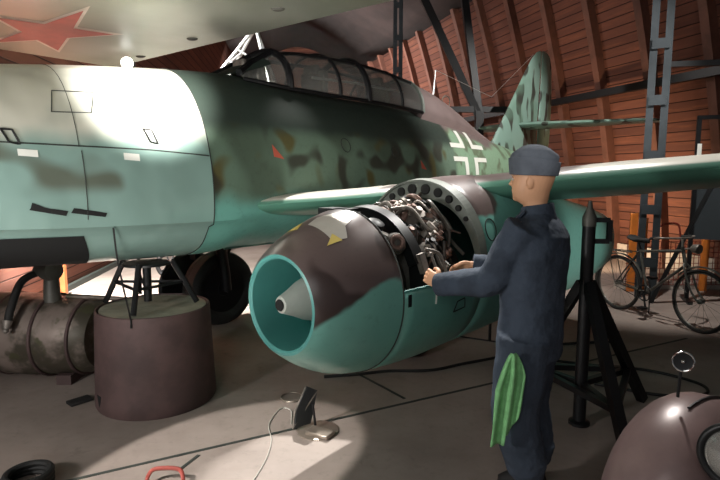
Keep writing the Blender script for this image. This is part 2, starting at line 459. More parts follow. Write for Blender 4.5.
# armoured windscreen front, opaque dark frame between the posts
MB().loft([[canL(s, D(40)+(D(100))*k/10, .012) for k in range(11)] for s in lin(2.74, 3.1, 5)], False).build('windscreen_coaming', M['fuse'], gl)
for s in (3.75, 4.75):
    m = MB(); m.box(L(s+.16, 0, 2.56), (.08, .34, .34)); m.box(L(s+.12, 0, 2.74), (.06, .2, .1))
    m.build('pilot_seat', M['seat'], plane, bevel=.02)
MB().box(L(3.05, .05, 2.56), (.1, .4, .16)).box(L(2.98, .02, 2.66), (.05, .16, .1)).build('instrument_panel', M['steel'], plane, bevel=.015)
MB().tube([L(3.6, .3, 2.60), L(4.2, .32, 2.62), L(4.3, .3, 2.62), L(5.0, .3, 2.62)], .012, 6).build('cockpit_rail', M['silver'], plane)
sp = MB().loft([arcsec(s, 20, .004)+[L(s, -.2, 2.0), L(s, .2, 2.0)] for s in lin(5.26, 7.4, 16)], True).build('dorsal_spine', M['brownp'], plane)
sp['label'] = 'brown spine fairing behind the canopy'
m = MB(); m.tube([canL(6.0, D(90)), canL(6.0, D(90))+Vector((-.05, 0, .12)), canL(6.0, D(90))+Vector((-.09, 0, .42))], [.014, .01, .006], 8)
am = m.build('antenna_mast', M['silver'], plane)
MB().tube([canL(6.0, D(90))+Vector((-.09, 0, .42)), L(7.6, 0, 2.86), L(9.0, 0, 3.7)], .003, 4).build('antenna_wire', M['silver'], am)
m = MB(); m.torus(canL(6.35, D(90))+Vector((0, 0, .16)), (.2, 1, 0), .075, .006, 24, 6); m.tube([canL(6.35, D(90), -.02), canL(6.35, D(90))+Vector((0, 0, .085))], .008, 6)
m.build('loop_antenna', M['greyg'], plane)
# tail
def foil(chord, t, n=14):
    """closed airfoil outline: (fraction along chord, half thickness)"""
    xs = [.5*(1-cos(pi*k/n)) for k in range(n+1)]
    th = [5*t*(.2969*sqrt(x)-.126*x-.3516*x*x+.2843*x**3-.1036*x**4)*chord for x in xs]
    return [(x*chord, y) for x, y in zip(xs, th)]+[(x*chord, -y) for x, y in list(zip(xs, th))[-2:0:-1]]
def finsec(le, te, z, t): return [L(le+x, y, z) for x, y in foil(te-le, t)]
FS = [(7.55, 9.2, 2.0, .10), (7.65, 9.22, 2.2, .10), (8.15, 9.26, 2.75, .09), (8.72, 9.3, 3.4, .08), (8.95, 9.32, 3.64, .08), (9.12, 9.33, 3.76, .07), (9.24, 9.33, 3.80, .05)]
MB().loft([finsec(*q) for q in FS]).build('tail_fin', M['fin'], plane)
RU = [(9.23, 9.72, 1.95, .12), (9.28, 9.80, 2.4, .12), (9.32, 9.82, 3.0, .1), (9.34, 9.76, 3.6, .08), (9.345, 9.68, 3.76, .07), (9.35, 9.55, 3.82, .05)]
MB().loft([finsec(*q) for q in RU]).build('rudder', M['fin'], plane)
for sg in (1, -1):
    secs = []
    for v, le, ch in ((.0, 8.42, 1.1), (.15, 8.45, 1.08), (1.7, 8.88, .64), (1.9, 8.95, .55), (1.98, 9.08, .34)):
        secs.append([L(le+x, sg*v, 2.5+y) for x, y in foil(ch, .11)])
    MB().loft(secs).build('tailplane', M['fin'], plane)
# wings
def wsec(v, sg=1):
    le = 2.8+.335*(v-.7); ch = 2.55+(v-.7)*(-.30); z = 1.43+.098*(v-.7)
    if v < 1.3: q = (1.3-v)/.7; le -= .42*q**1.8; ch += .42*q**1.8
    return [L(le+x, sg*v, z+y*(1.0 if y > 0 else .9)-.045*(x/ch)+.02) for x, y in foil(ch, min(.135, .075+.026*max(0, v-.7)))]
MB().loft([wsec(v) for v in (.45, .62, .7, .8, .9, 1.0, 1.1, 1.2, 1.3, 1.6, 2.0, 2.4, 3, 3.6, 4.2, 4.8, 5.4, 6.0)]).build('wing', M['wing'], plane)
MB().loft([wsec(v, -1) for v in (.45, .62, .8, 1.6, 2.4, 3.2, 4, 4.8, 5.4, 5.6)]).build('wing', M['wing'], plane)
# ------------------------------------------------------------- nacelle
def nring(s, off=0, n=56): return [nacL(s, 2*pi*k/n, off) for k in range(n)]
NS = 2.235
# front cowl with rolled lip and inner duct in one shell
secs = [nring(s) for s in [NS, 2.12, 2.02, 1.95, 1.89, 1.85, 1.815, 1.79, 1.772, 1.762]]
cow = MB().loft(secs, True, (False, False))
ncl = cow
lipw, liph, zc, _ = interp(NAC, 1.76)
def duct(s, r): return [L(s, NV+r*cos(2*pi*k/56)*1.0, 1.02+r*1.0*sin(2*pi*k/56)) for k in range(56)]
# main nacelle shell behind the bay
TH0, TH1 = D(132), D(366.5)
aft = MB().loft([nring(s) for s in lin(3.0, 6.1, 24)], True, (False, True))
n = 44
aft.loft([[nacL(s, TH0+(TH1-TH0)*k/n) for k in range(n+1)] for s in lin(NS, 3.0, 8)], False)
ne = aft.build('engine_nacelle', M['nac'], plane)
ne['label'] = 'engine nacelle under the port wing, its upper cowling removed'
sm = ne.modifiers.new('skin', 'SOLIDIFY'); sm.thickness = .008; sm.offset = -1
fc = cow.build('intake_cowl', M['nac'], ne)
MB().loft([nring(1.762), [L(1.757, NV+(lipw-.012)*cos(2*pi*k/56), 1.02+(liph-.012)*sin(2*pi*k/56)) for k in range(56)], duct(1.77, .242), duct(1.85, .25), duct(2.0, .275), duct(2.16, .29), duct(2.2, .02)], True, (False, True)).build('intake_duct', M['duct'], fc)
ax = L(1.77, NV, 1.02)
spn = MB().lathe(ax, (-1, 0, 0), [(-.004, .034), (0, .044), (.03, .056), (.08, .075), (.15, .108), (.22, .128), (.30, .135), (.42, .135)], 36).build('spinner', M['spin'], fc)
MB().lathe(ax, (-1, 0, 0), [(-.012, .022), (-.004, .03), (.0, .031)], 20).torus(ax+Vector((.008, 0, 0)), (1, 0, 0), .026, .006, 20, 6).build('starter_hole', M['dark'], spn)
m = MB(); strip(m, nac, [(NS-.004, 2*pi*k/72) for k in range(73)], .004, .001); m.build('cowl_joint', M['line'], fc)
for q in (((1.93, D(97)), (1.925, D(110)), (2.01, D(103))), ((1.915, D(57)), (2.0, D(55)), (1.985, D(65)))):
    tri(MB(), nac, *q).build('warning_triangle', M['yellow'], fc)['label'] = 'yellow triangle'
m = MB()
g = [(1.955, 58), (2.03, 55), (2.08, 66), (2.16, 70), (2.15, 86), (2.07, 95), (1.98, 92), (1.965, 74)]  # outline of a pale patch painted as the bright highlight on the cowl
for i in range(len(g)):
    a, b = g[i], g[(i+1) % len(g)]; c0 = (2.06, 77)
    tri(m, nac, (a[0], D(a[1])), (b[0], D(b[1])), (c0[0], D(c0[1])), 5, .002)
m.build('highlight_patch', simple('painted_highlight', srgb(205, 200, 192), .3, .3, var=.1), fc)['label'] = 'painted pale highlight'
# engine bay: core, front strap, arched frame, pipes
core = MB().lathe(L(2.2, NV, 1.02), (-1, 0, 0), [(0, .30), (.05, .33), (.12, .33), (.14, .30), (.26, .30), (.28, .34), (.32, .34), (.34, .29), (.5, .29), (.52, .36), (.58, .36), (.6, .3), (.85, .3)], 44).build('engine_core', M['casing'], ne)
def band(mb, s0, s1, r0_, r1, a0, a1, n=30):
    for k in range(n):
        q = []
        for kk in (k, k+1):
            a = a0+(a1-a0)*kk/n
            if callable(r0_): r0 = r0_(a)
            else: r0 = r0_
            q.append([nacL(s0, a, r0), nacL(s1, a, r0), nacL(s1, a, r1), nacL(s0, a, r1)])
        mb.loft(q, True, (k == 0, k == n-1))
m = MB(); band(m, 2.40, 2.475, -.09, -.03, D(22), D(128)); bmesh.ops.remove_doubles(m.bm, verts=m.bm.verts, dist=1e-5)
m.bar(nacL(2.46, D(25), -.06), nacL(2.46, D(4), -.08), .10, .05)
m.build('front_strap', M['black'], core)
# arched frame with lightening holes
m = MB(); band(m, 2.99, 3.03, lambda a: -.035-.075*max(0, sin(a))**2, .012, D(8), D(146), 44); bmesh.ops.remove_doubles(m.bm, verts=m.bm.verts, dist=1e-5)
fr = m.build('arched_frame', M['greyg'], ne)
m = MB(); band(m, 2.97, 3.05, .0, .014, D(10), D(142), 40); m.build('frame_flange', M['greyg'], fr)
for a, r in ((38, .016), (48, .021), (59, .026), (71, .031), (84, .034), (97, .034), (109, .03), (120, .024)):
    c = nacL(2.985, D(a), -.012-.036*max(0, sin(D(a)))**2)
    MB().lathe(c, (1, 0, 0), [(-.012, r), (.008, r), (.011, r*.9)], 18).build('lightening_hole', M['dark'], fr)
rnd = random.Random(11)
def onbay(s, a, d): return nacL(s, D(a), d)
for i in range(34):
    s, a = rnd.uniform(2.52, 2.96), rnd.uniform(22, 118)
    pts = [onbay(s, a, rnd.uniform(-.16, -.10))]
    da = rnd.choice((-1, 1))
    for k in range(rnd.randint(2, 3)):
        s = min(2.97, max(2.5, s+rnd.uniform(-.09, .09))); a = min(125, max(14, a+da*rnd.uniform(8, 26)))
        pts.append(onbay(s, a, rnd.uniform(-.16, -.05)))
    r = rnd.choice((.007, .009, .012, .016))
    MB().tube(catmull(pts, 6), r, 8).build('pipe', M[rnd.choice(('steel', 'steel', 'copper', 'casing', 'casing', 'hub'))], core)
for i in range(26):
    s, a = rnd.uniform(2.55, 2.94), rnd.uniform(20, 115)
    c = onbay(s, a, -.14); r = rnd.uniform(.022, .045)
    d = Vector((rnd.uniform(-1, 1), .6, .8)).normalized()
    MB().lathe(c, d, [(-.05, r), (.02, r), (.025, r*1.25), (.045, r*1.25), (.05, r*.6), (.07, r*.5)], 14).build('valve_body', M[rnd.choice(('steel', 'casing', 'copper', 'black'))], core)
# pump with round flange at the bay front
c = nacL(2.36, D(42), -.07)
pm = MB().lathe(c, (.55, .75, .3), [(-.12, .06), (.0, .062), (.01, .05), (.03, .05)], 22).build('fuel_pump', M['casing'], core)
MB().torus(c+Vector((.55, .75, .3)).normalized()*.03, (.55, .75, .3), .032, .014, 22, 8).build('pump_flange', M['copper'], pm)
m = MB(); m.bar(nacL(2.44, D(28), -.02), nacL(2.47, D(8), -.03), .035, .05); m.tube(catmull([nacL(2.5, D(30), -.02), nacL(2.58, D(24), .0), nacL(2.62, D(12), -.01), nacL(2.58, D(7), -.02)]), .010, 8)
m.bar(nacL(2.55, D(27), -.03), nacL(2.58, D(8), -.03), .06, .012)
m.build('bracket', M['steel'], core)
m = MB(); m.box(nacL(2.28, D(100), -.03), (.12, .22, .05)); m.tube([nacL(2.28, D(75), -.03), nacL(2.28, D(120), -.03)], .022, 10); m.lathe(nacL(2.3, D(62), -.05), (0, .5, 1), [(-.03, .05), (.02, .05), (.03, .03)], 16)
m.build('starter_tank', M['black'], core)
# hinge edge of the lower cowl, latch, stencils
m = MB(); strip(m, nac, [(s, D(6.5)) for s in lin(NS, 3.25, 10)], .007, .0)
m.build('cowl_edge', M['duct'], ne)
patch(MB(), nac, ((2.262, D(-4)), (2.29, D(-4)), (2.29, D(4)), (2.262, D(4)))).build('cowl_latch', M['black'], ne)
m = MB(); strip(m, nac, sub([(2.7, D(-16)), (2.82, D(-15)), (2.80, D(-8)), (2.72, D(-9)), (2.7, D(-16))]), .0035); m.build('stencil_mark', M['line'], ne); m = MB(); strip(m, nac, [(3.16+.06*cos(2*pi*k/20), D(24+7*sin(2*pi*k/20))) for k in range(21)], .0035)
m.build('stencil_mark', M['line'], ne)
m = MB(); strip(m, nac, sub([(2.5, D(2)), (2.5, D(-6))]), .006); m.build('white_stroke', M['white'], ne)
MB().tube([L(3.84, 2.1, .56), L(3.84, 2.1, .36)], .012, 8).build('drain_pipe', M['black'], ne)
# landing gear
def wheel(s, v, r, w, door):
    c = L(s, v, r)
    t = MB(); t.lathe(c, (0, 1, 0), [(-w*.36, r*.62), (-w*.5, r*.74), (-w*.5, r*.86), (-w*.38, r*.96), (-w*.15, r), (w*.15, r), (w*.38, r*.96), (w*.5, r*.86), (w*.5, r*.74), (w*.36, r*.62)], 44, (False, False))
    t.torus(c, (0, 1, 0), r*.995, .006, 44, 6)
    t = t.build('main_wheel', M['rubber'], plane)
    MB().lathe(c, (0, 1, 0), [(-w*.38, r*.63), (-w*.3, r*.55), (-w*.3, r*.2), (-w*.42, r*.18), (w*.42, r*.18), (w*.3, r*.2), (w*.3, r*.55), (w*.38, r*.63)], 30).build('wheel_hub', M['black'], t)
    sg = -1 if v > 0 else 1
    m = MB(); m.tube([L(s-.02, v+sg*w*.75, r), L(s-.05, v+sg*w*.8, r+.2), L(s-.12, v+sg*.1, 1.45)], [.05, .055, .065], 12)
    m.tube([L(s, v, r), L(s, v+sg*w*.8, r)], .035, 10); m.bar(L(s-.1, v+sg*.16, r+.25), L(s+.1, v+sg*.16, r+.55), .05, .03)
    m.build('gear_strut', M['black'], plane)
    if door:
        c2 = L(s-.20, v-.27, .44)
        MB().lathe(c2, (0, 1, 0), [(-.03, .36), (.0, .39), (.03, .36)], 36).bar(c2+Vector((0, 0, .3)), c2+Vector((0, 0, .8)), .3, .03).build('gear_door', M['black'], plane)
wheel(3.40, -1.06, .42, .25, True)
wheel(4.0, 1.22, .42, .24, False)
# inner gear door, holed plate seen beside the port nacelle
pts = [L(3.2+a, -.62, z) for a, z in ((-.1, 1.2), (.75, 1.2), (.75, .92), (-.02, .92))]
dr = MB().prism(pts, (0, .02, 0)).build('gear_bay_door', M['turq'], plane)
for k in range(5):
    MB().lathe(L(3.3+.13*k, -.6, 1.0+.05*(k % 2)), (0, 1, 0), [(-.002, .02), (.004, .02)], 12).build('door_hole', M['dark'], dr)
# ================================================================ setting
WD = Vector((-.3, .954, 0)).normalized(); WN = Vector((-WD.y, WD.x, 0))     # along the right wall, and inwards
WB = Vector((6.0, 8.5, 0))
def woff(z): return .09*z+.022*z*z
def wr(t, z, d=0): return WB+WD*t+WN*(woff(z)+d)+Vector((0, 0, z))
ZS = [i*.5 for i in range(13)]
m = MB(); m.loft([[wr(t, z) for z in ZS] for t in (-14, 0, 17)], False)
w = struct(m.build('wall_right', M['planks'], ang=60))
sm_ = w.modifiers.new('t', 'SOLIDIFY'); sm_.thickness = .06; sm_.offset = 0
nrib = 0
for t in [-6.9+1.17*k for k in range(20)]:
    nrib += 1
    m = MB()
    secs = []
    for z in ZS:
        a = wr(t-.075, z, .02); b = wr(t+.075, z, .02); a2 = wr(t-.075, z, .2); b2 = wr(t+.075, z, .2)
        secs.append([a, b, b2, a2])
    m.loft(secs); struct(m.build('trim_%d' % nrib, M['rib']))
for z, r_ in ((3.2, .07),):
    nrib += 1
    m = MB(); m.bar(wr(-10, z, .3), wr(15, z, .3), .1, .13); struct(m.build('trim_%d' % nrib, M['black']))
m = MB(); m.bar(wr(-12, .16, .06), wr(16, .16, .06), .12, .32); struct(m.build('baseboard_right', simple('pale_plinth', srgb(186, 176, 168), .7)))
# left wall, same timber
LD = Vector((-.12, .993, 0)).normalized(); LN = Vector((LD.y, -LD.x, 0)); LB = Vector((-4.25, 7.0, 0))
def wl(t, z): return LB+LD*t+LN*woff(z)*.9+Vector((0, 0, z))
m = MB(); m.loft([[wl(t, z) for z in ZS] for t in (-9, 0, 18.5)], False)
w = struct(m.build('wall_left', M['planks'], ang=60)); sm_ = w.modifiers.new('t', 'SOLIDIFY'); sm_.thickness = .06; sm_.offset = 0
m = MB(); m.bar(wl(-7, .04)+Vector((.05, 0, 0)), wl(16, .04)+Vector((.05, 0, 0)), .1, .08); struct(m.build('baseboard_left', M['line']))
# roof and far end
m = MB()
rows = []
for k in range(3):
    a, b = (wr(-14, 6), wl(-9, 6)) if k == 0 else ((wr(0, 6), wl(1, 6)) if k == 1 else (wr(17, 6), wl(18.5, 6)))
    rows.append([a.lerp(b, i/12)+Vector((0, 0, 1.3*sin(pi*i/12))) for i in range(13)])
m.loft(rows, False); w = struct(m.build('ceiling', M['roofm'], ang=60)); sm_ = w.modifiers.new('t', 'SOLIDIFY'); sm_.thickness = .06; sm_.offset = 0
A_, B_ = wr(16.8, 0), wl(18.2, 0)
m = MB(); m.loft([[A_+Vector((1, 0, z)), B_+Vector((-1, 0, z))] for z in (0, 3.5, 7.4)], False)
w = struct(m.build('wall_back', M['planks'])); sm_ = w.modifiers.new('t', 'SOLIDIFY'); sm_.thickness = .06; sm_.offset = 0
m = MB(); m.box((1.5, 11, -.05), (26, 32, .1)); struct(m.build('floor', M['floor']))
# joints in the concrete
for i, (a, b) in enumerate((((-3.2, 2.0), (3.4, 5.45)), ((0.0, 4.42), (.34, 3.93)), ((-1.04, 2.94), (-.98, 3.10)), ((-3.4, 6.0), (4.2, 9.3)))):
    nrib += 1
    m = MB(); m.bar((*a, .001), (*b, .001), .022, .006); struct(m.build('trim_%d' % nrib, M['line']))
# ================================================================ steel lattice columns and braces
def lattice(name, x, y, label, zt, ang, wd=.17):
    r = empty(name, (x, y, 0), ang)
    for sx in (-1, 1):
        m = MB(); m.bar((sx*wd/2, 0, 0), (sx*wd/2, 0, zt), .055, .09); m.build('flange', M['colm'], r)
    k = .5
    while k < zt:
        m = MB(); m.box((0, -.05, k), (wd+.04, .012, .13)); m.build('batten_plate', M['colm'], r); k += .72
    return tag(r, label, 'column', 'lattice columns')
M['colm'] = simple('grey_black_steel', srgb(50, 56, 60), .45, .3, var=.2)
c1 = lattice('steel_column', 3.93, 7.3, 'grey steel lattice column standing behind the bicycle', 6.2, R(-30))
c2 = lattice('steel_column', .88, 13, 'far steel lattice column rising behind the cockpit canopy', 6.4, R(0), .13)
m = MB(); m.bar((4.05, 7.3, 3.12), wr(-2.2, 3.0, .1), .07, .07)
o = rehome(m.build('tie_beam', M['black']), (4.1, 7.3, 3.12)); tag(o, 'short black steel beam joining the lattice column to the plank wall', 'beam')
m = MB(); m.bar((4.36, 6.62, 1.70), (3.86, 7.02, .0), .06, .05)
o = rehome(m.build('diagonal_strut', M['black']), (3.86, 7.02, 0)); tag(o, 'black slanting strut leaning from the lattice column over the bicycle', 'strut')
r = empty('roof_brace', (2.12, 9.8, 0))
MB().bar((0, 0, 0), (0, 0, 2.8), .14, .14).build('post', M['black'], r)
MB().bar((0, 0, 2.7), (-1.35, .2, 5.5), .13, .13).build('brace', M['black'], r)
MB().bar((0, 0, 2.7), (-.42, .1, 5.6), .12, .12).build('brace', M['black'], r)
MB().bar((-.75, 0, 2.83), (.9, 0, 2.83), .1, .1).build('cross_beam', M['black'], r)
tag(r, 'black forked roof brace against the red planks left of the tail fin', 'brace')
# white lattice pylon behind the windscreen
r = empty('lattice_pylon', (-2.05, 10.5, 0)); ap = Vector((.1, 0, 4.42)); cs4 = [Vector((x, y, 3.0)) for x, y in ((-1.0, -.3), (.5, -.5), (.55, .4), (-.9, .5))]
for c in cs4:
    MB().tube([ap, c], .032, 8).build('leg_tube', M['silver'], r)
    MB().tube([c, Vector((c.x, c.y, 0))], .032, 8).build('leg_tube', M['silver'], r)
for k in range(4):
    a, b = cs4[k], cs4[(k+1) % 4]
    for f, g in ((.3, .55), (.45, .75), (.75, .45), (.6, .6), (.85, .6)):
        MB().tube([ap.lerp(a, f), ap.lerp(b, g)], .022, 6).build('brace_tube', M['silver'], r)
tag(r, 'bright white tubular lattice pylon rising behind the windscreen', 'pylon')
# floodlight beside the wing edge
r = empty('floodlight', (-2.21, 5.3, 0))
MB().tube([(0, .03, .5), (0, .03, 2.70)], .016, 8).build('pole', M['black'], r)
for k in range(3):
    a = k*2*pi/3+.4
    MB().tube([(0, .03, .7), (.24*cos(a), .24*sin(a)+.03, .012)], .012, 6).build('leg', M['black'], r)
MB().lathe((0, .02, 2.74), (0, -1, 0), [(-.10, .02), (-.07, .045), (.0, .058), (.01, .058)], 20, (True, False)).build('lamp_housing', M['black'], r)
MB().ball((0, -.01, 2.742), .056).build('bulb', M['bulb'], r)
tag(r, 'lit round floodlight glowing above the grey nose of the aircraft', 'lamp')
# ================================================================ silver wing with a star overhead
e0 = Vector((.23, 3.77, 0)); ed = Vector((-2.97, 2.34, 0)).normalized(); en = Vector((-ed.y, ed.x, 0))*1    # en points to the camera side
if en.dot(Vector((0, -1, 0))) < 0: en = -en
wc = e0+ed*1.4+en*1.0
r = empty('silver_wing', (wc.x, wc.y, 2.85)); ro = Vector((wc.x, wc.y, 2.85))
secs = []
for u in (-2.3, -1, .5, 2, 3.0, 3.65, 3.7):
    sec = []
    ch = 2.6
    for x, y in foil(ch, .10): 
        # flat underside at z = 2.85, rounded back
        p = e0+ed*u+en*(ch-x); zt = 2.85+(.26*(y/.13) if y > 0 else .02*(1-min(1, (x/.25))) )
        if x > ch*.94 and y <= 0: zt += .0
        sec.append(Vector((p.x, p.y, zt))-ro)
    secs.append(sec)
MB().loft(secs).build('wing_panel', M['swing'], r, ang=30)
c0, SA, SB = Vector((-2.54, 4.58, 0)), Vector((.586, .072, 0)), Vector((.531, -.757, 0))
def star(R1, z, th):
    P = []
    for k in range(10):
        a = k*pi/5; q = R1*(1 if k % 2 == 0 else .40)
        p = c0+SA*q*cos(a)+SB*q*sin(a); P.append(Vector((p.x, p.y, z))-ro)
    m = MB(); cc = Vector((c0.x, c0.y, z))-ro
    for k in range(10): m.poly([cc, P[k], P[(k+1) % 10]])
    return m
star(1.0, 2.846, 0).build('star_outline', simple('star_white', srgb(206, 196, 184), .5, var=.1), r)['label'] = 'white star outline'
star(.86, 2.842, 0).build('star_marking', simple('star_red', srgb(176, 74, 62), .5, var=.25, scale=3), r)['label'] = 'faded red star'
for u, w in ((.75, .35), (1.95, .22), (2.95, .12)):
    p = e0+ed*u+en*w
    MB().ball(Vector((p.x, p.y, 2.85))-ro, (.05, .03, .02), 12, 6).build('hinge_fairing', M['hub'], r)
for u in (0, 3.0):
    p = e0+ed*u+en*1.2
    MB().tube([Vector((p.x, p.y, 2.95))-ro, Vector((p.x, p.y, 6.9))-ro], .012, 6).build('suspension_cable', M['black'], r)
tag(r, 'silver aircraft wing with a faded red star hanging overhead at top left', 'wing')
# ================================================================ drum, tripod, engine on the floor
dc = Vector((-1.555, 3.98, 0))
r = empty('drum_pedestal', dc)
MB().lathe((0, 0, 0), (0, 0, 1), [(0, .425), (.02, .435), (.10, .432), (.70, .408), (.715, .405), (.72, .395), (.70, .385), (.69, .38)], 56, (True, True)).build('drum_body', M['tarp'], r)
MB().lathe((0, 0, .692), (0, 0, 1), [(0, .378), (.02, .378)], 48).build('drum_top', M['dust'], r)
a = R(-100)
for zz, aa, rr in ((.10, -98, .035),):
    d = Vector((cos(R(aa-35)), sin(R(aa-35)), 0)); p = d*.43+Vector((0, 0, zz))
    x = Vector((0, 0, 1)).cross(d)
    pts = [p+x*sx+Vector((0, 0, sz))+d*.004 for sx, sz in ((-.03, .035), (.03, .035), (.02, -.01), (0, -.05), (-.02, -.01))]
    MB().prism(pts, -d*.03).build('drain_hole', M['dark'], r)
tag(r, 'brown round drum standing under the aircraft nose', 'drum')
tp = empty('support_tripod', dc+Vector((-.035, -.01, .712)))
top = Vector((.0, .0, .332))
feet = [Vector((.35*cos(R(q)), .35*sin(R(q)), .018)) for q in (-85, 12, 172)]
for f in feet: MB().tube([top+f*.52, f], .021, 8).build('leg', M['black'], tp); 
MB().tube([(0, 0, .04), (0, 0, .33)], .03, 12).build('screw_column', M['black'], tp)
MB().lathe((0, 0, .317), (0, 0, 1), [(0, .17), (.016, .17)], 20).build('head_plate', M['black'], tp)
for k in range(3):
    a, b = [top+f*.52 for f in (feet[k], feet[(k+1) % 3])]; MB().tube([a.lerp(feet[k], .5), b.lerp(feet[(k+1) % 3], .5)], .011, 6).build('brace', M['black'], tp)
tag(tp, 'black tripod jack on the drum holding up the aircraft nose', 'tripod')
o = MB().tube(catmull([(-1.56, 3.40, 1.36), (-1.56, 3.44, 1.12), (-1.555, 3.56, .74), (-1.55, 3.555, .66)], 8), .006, 6).build('hanging_cord', M['cable'])
tag(rehome(o, (-1.555, 3.55, .7)), 'thin black cord hanging from the nose over the drum', 'cord')
r = empty('dismounted_engine', (-2.75, 4.45, 0))
ex = Vector((1, -.12, 0)).normalized()
MB().lathe((-1.0, .12, .36), ex, [(0, .25), (.05, .32), (.5, .34), (1.0, .34), (1.35, .32), (1.55, .30), (1.62, .26)], 44).build('engine_casing', M['rusty'], r)
for h in (.42, .84, 1.2, 1.5):
    c = Vector((-1.0, .12, .36))+ex*h; MB().torus(c, ex, .335 if h < 1.3 else .31, .014, 44, 8).build('clamp_band', M['tarp'], r)
for x in (-.6, .35):
    MB().box((x, .05, .04), (.12, .6, .08)).build('cradle_block', M['tarp'], r)
tag(r, 'mottled jet engine lying on the floor left of the brown drum', 'engine')
g = Vector((.22, -.1, .70))
gb = MB(); gb.tube([g+Vector((0, 0, -.04)), g+Vector((0, 0, .2))], [.07, .05], 14); gb.lathe(g+Vector((-.02, -.02, .22)), (1, -.5, .1), [(-.12, .03), (-.11, .05), (-.02, .05), (0, .08), (.03, .085), (.10, .08), (.11, .05)], 22); gb.tube([g+Vector((-.13, .03, .2)), g+Vector((-.05, .0, .26)), g+Vector((.02, 0, .28))], .03, 10)
gb.build('fuel_pump', M['hub'], r)['label'] = 'round gear pump on top'
MB().tube(catmull([g+Vector((-.1, .02, .2)), g+Vector((-.18, -.1, .14)), g+Vector((-.19, -.24, -.04)), g+Vector((-.2, -.27, -.15))], 8), .03, 12).build('rubber_hose', M['rubber'], r)
MB().tube([g+Vector((-.2, -.27, -.13)), g+Vector((-.205, -.29, -.19))], [.036, .024], 12).ball(g+Vector((-.206, -.295, -.205)), .02).build('hose_fitting', M['steel'], r)
MB().tube([g+Vector((.12, 0, 0)), g+Vector((.55, .0, -.02)), g+Vector((.68, .0, -.05))], .02, 10).build('fuel_line', M['rusty'], r)
# spoked wheel far behind
r = empty('spoked_wheel', (-3.06, 8.6, 0))
wn = Vector((.15, -1, 0)).normalized(); wc_ = Vector((0, 0, .24))
MB().torus(wc_, wn, .2, .035, 32, 8).build('rim', M['black'], r)
MB().lathe(wc_, wn, [(-.07, .03), (-.05, .06), (.05, .06), (.07, .03)], 18).build('hub', M['hub'], r)
wx = Vector((0, 0, 1)).cross(wn)
for k in range(10):
    a = k*pi/5; d = wx*cos(a)+Vector((0, 0, 1))*sin(a); MB().bar(wc_+d*.04, wc_+d*.18, .022).build('spoke', M['black'], r)
MB().box((0, .05, .012), (.3, .2, .024)).build('base_plate', M['black'], r)
tag(r, 'small dark spoked wheel standing on the bright floor behind the tripod', 'wheel')
# orange post by the left wall
o = MB().box((-4.02, 7.2, .25), (.07, .07, .5)).build('marker_post', simple('dull_orange', srgb(150, 80, 40), .6), bevel=.006); tag(rehome(o, (-4.02, 7.2, 0)), 'short orange post in front of the red planks at far left', 'post')
# ================================================================ wing jack
jc = Vector((1.50, 3.52, 0))
r = empty('wing_jack', jc)
MB().tube([(0, 0, .0), (0, 0, 1.38)], .042, 14).build('column', M['black'], r)
MB().lathe((0, 0, 0), (0, 0, 1), [(0, .07), (.02, .07), (.03, .045)], 18).build('foot_plate', M['black'], r)
MB().lathe((0, 0, 1.36), (0, 0, 1), [(0, .045), (.06, .045), (.12, .018), (.165, .012)], 14).build('pointed_tip', M['hub'], r)
jf = [Vector((.05, -.6, 0)), Vector((.62, .36, 0)), Vector((-.33, .46, 0)), Vector((-.2, -.1, 0))][:3]
for f in jf:
    MB().bar(Vector((f.x*.05, f.y*.05, .98)), f+Vector((0, 0, .02)), .06, .06).build('leg', M['black'], r)
for k in range(3):
    MB().bar(jf[k]*.72+Vector((0, 0, .29)), jf[(k+1) % 3]*.72+Vector((0, 0, .29)), .04, .04).build('brace', M['black'], r)
    MB().bar(jf[k]*.72+Vector((0, 0, .29)), Vector((0, 0, .29)), .04, .04).build('brace', M['black'], r)
hb = MB()
for a, b in (((.04, 0, 1.26), (.13, -.01, 1.26)), ((.13, -.01, 1.26), (.13, -.01, 1.40)), ((.13, -.01, 1.40), (.04, 0, 1.40))): hb.bar(a, b, .03)
hb.build('handle', M['black'], r)
tag(r, 'black jack stand with splayed legs propping the wing behind the mannequin', 'jack')
# ================================================================ bicycle
r = empty('bicycle', (3.25, 6.68, 0), atan2(5.64-6.68, 3.64-3.25))
WBs = 1.11; wr_ = .345
for x, nm in ((0, 'wheel'), (WBs, 'wheel')):
    w = MB().torus((x, 0, wr_), (0, 1, 0), wr_-.018, .018, 44, 8).build(nm, M['rubber'], r)
    MB().torus((x, 0, wr_), (0, 1, 0), wr_-.04, .009, 44, 6).build('rim', M['greybike'], w)
    m = MB()
    for k in range(18):
        a = k*2*pi/18; m.tube([(x+.02*cos(a+.5), .02*(-1)**k, wr_+.02*sin(a+.5)), (x+(wr_-.04)*cos(a), 0, wr_+(wr_-.04)*sin(a))], .0016, 4)
    m.lathe((x, 0, wr_), (0, 1, 0), [(-.04, .015), (-.03, .028), (.03, .028), (.04, .015)], 12); m.build('spokes', M['greybike'], w)
    m = MB(); a0, a1 = (R(20), R(190)) if x == 0 else (R(-5), R(140))
    m.tube([(x+(wr_+.025)*cos(a0+(a1-a0)*k/20), 0, wr_+(wr_+.025)*sin(a0+(a1-a0)*k/20)) for k in range(21)], .018, 8, True, (1, .5)); m.build('mudguard', M['greybike'], r)
bb_, st, hd, hb_ = Vector((.43, 0, .30)), Vector((.30, 0, .80)), Vector((.86, 0, .86)), Vector((.90, 0, .70))
m = MB(); T = .015
m.tube([bb_, st], T); m.tube([st+Vector((.0, 0, -.02)), hd], T); m.tube([bb_, hb_], T*1.1); m.tube([hd+Vector((-.01, 0, .04)), hb_], T*1.3)
for y in (-.05, .05): m.tube([bb_, (0, y, wr_)], .009); m.tube([st, (0, y, wr_)], .009)
m.build('frame', M['greybike'], r)
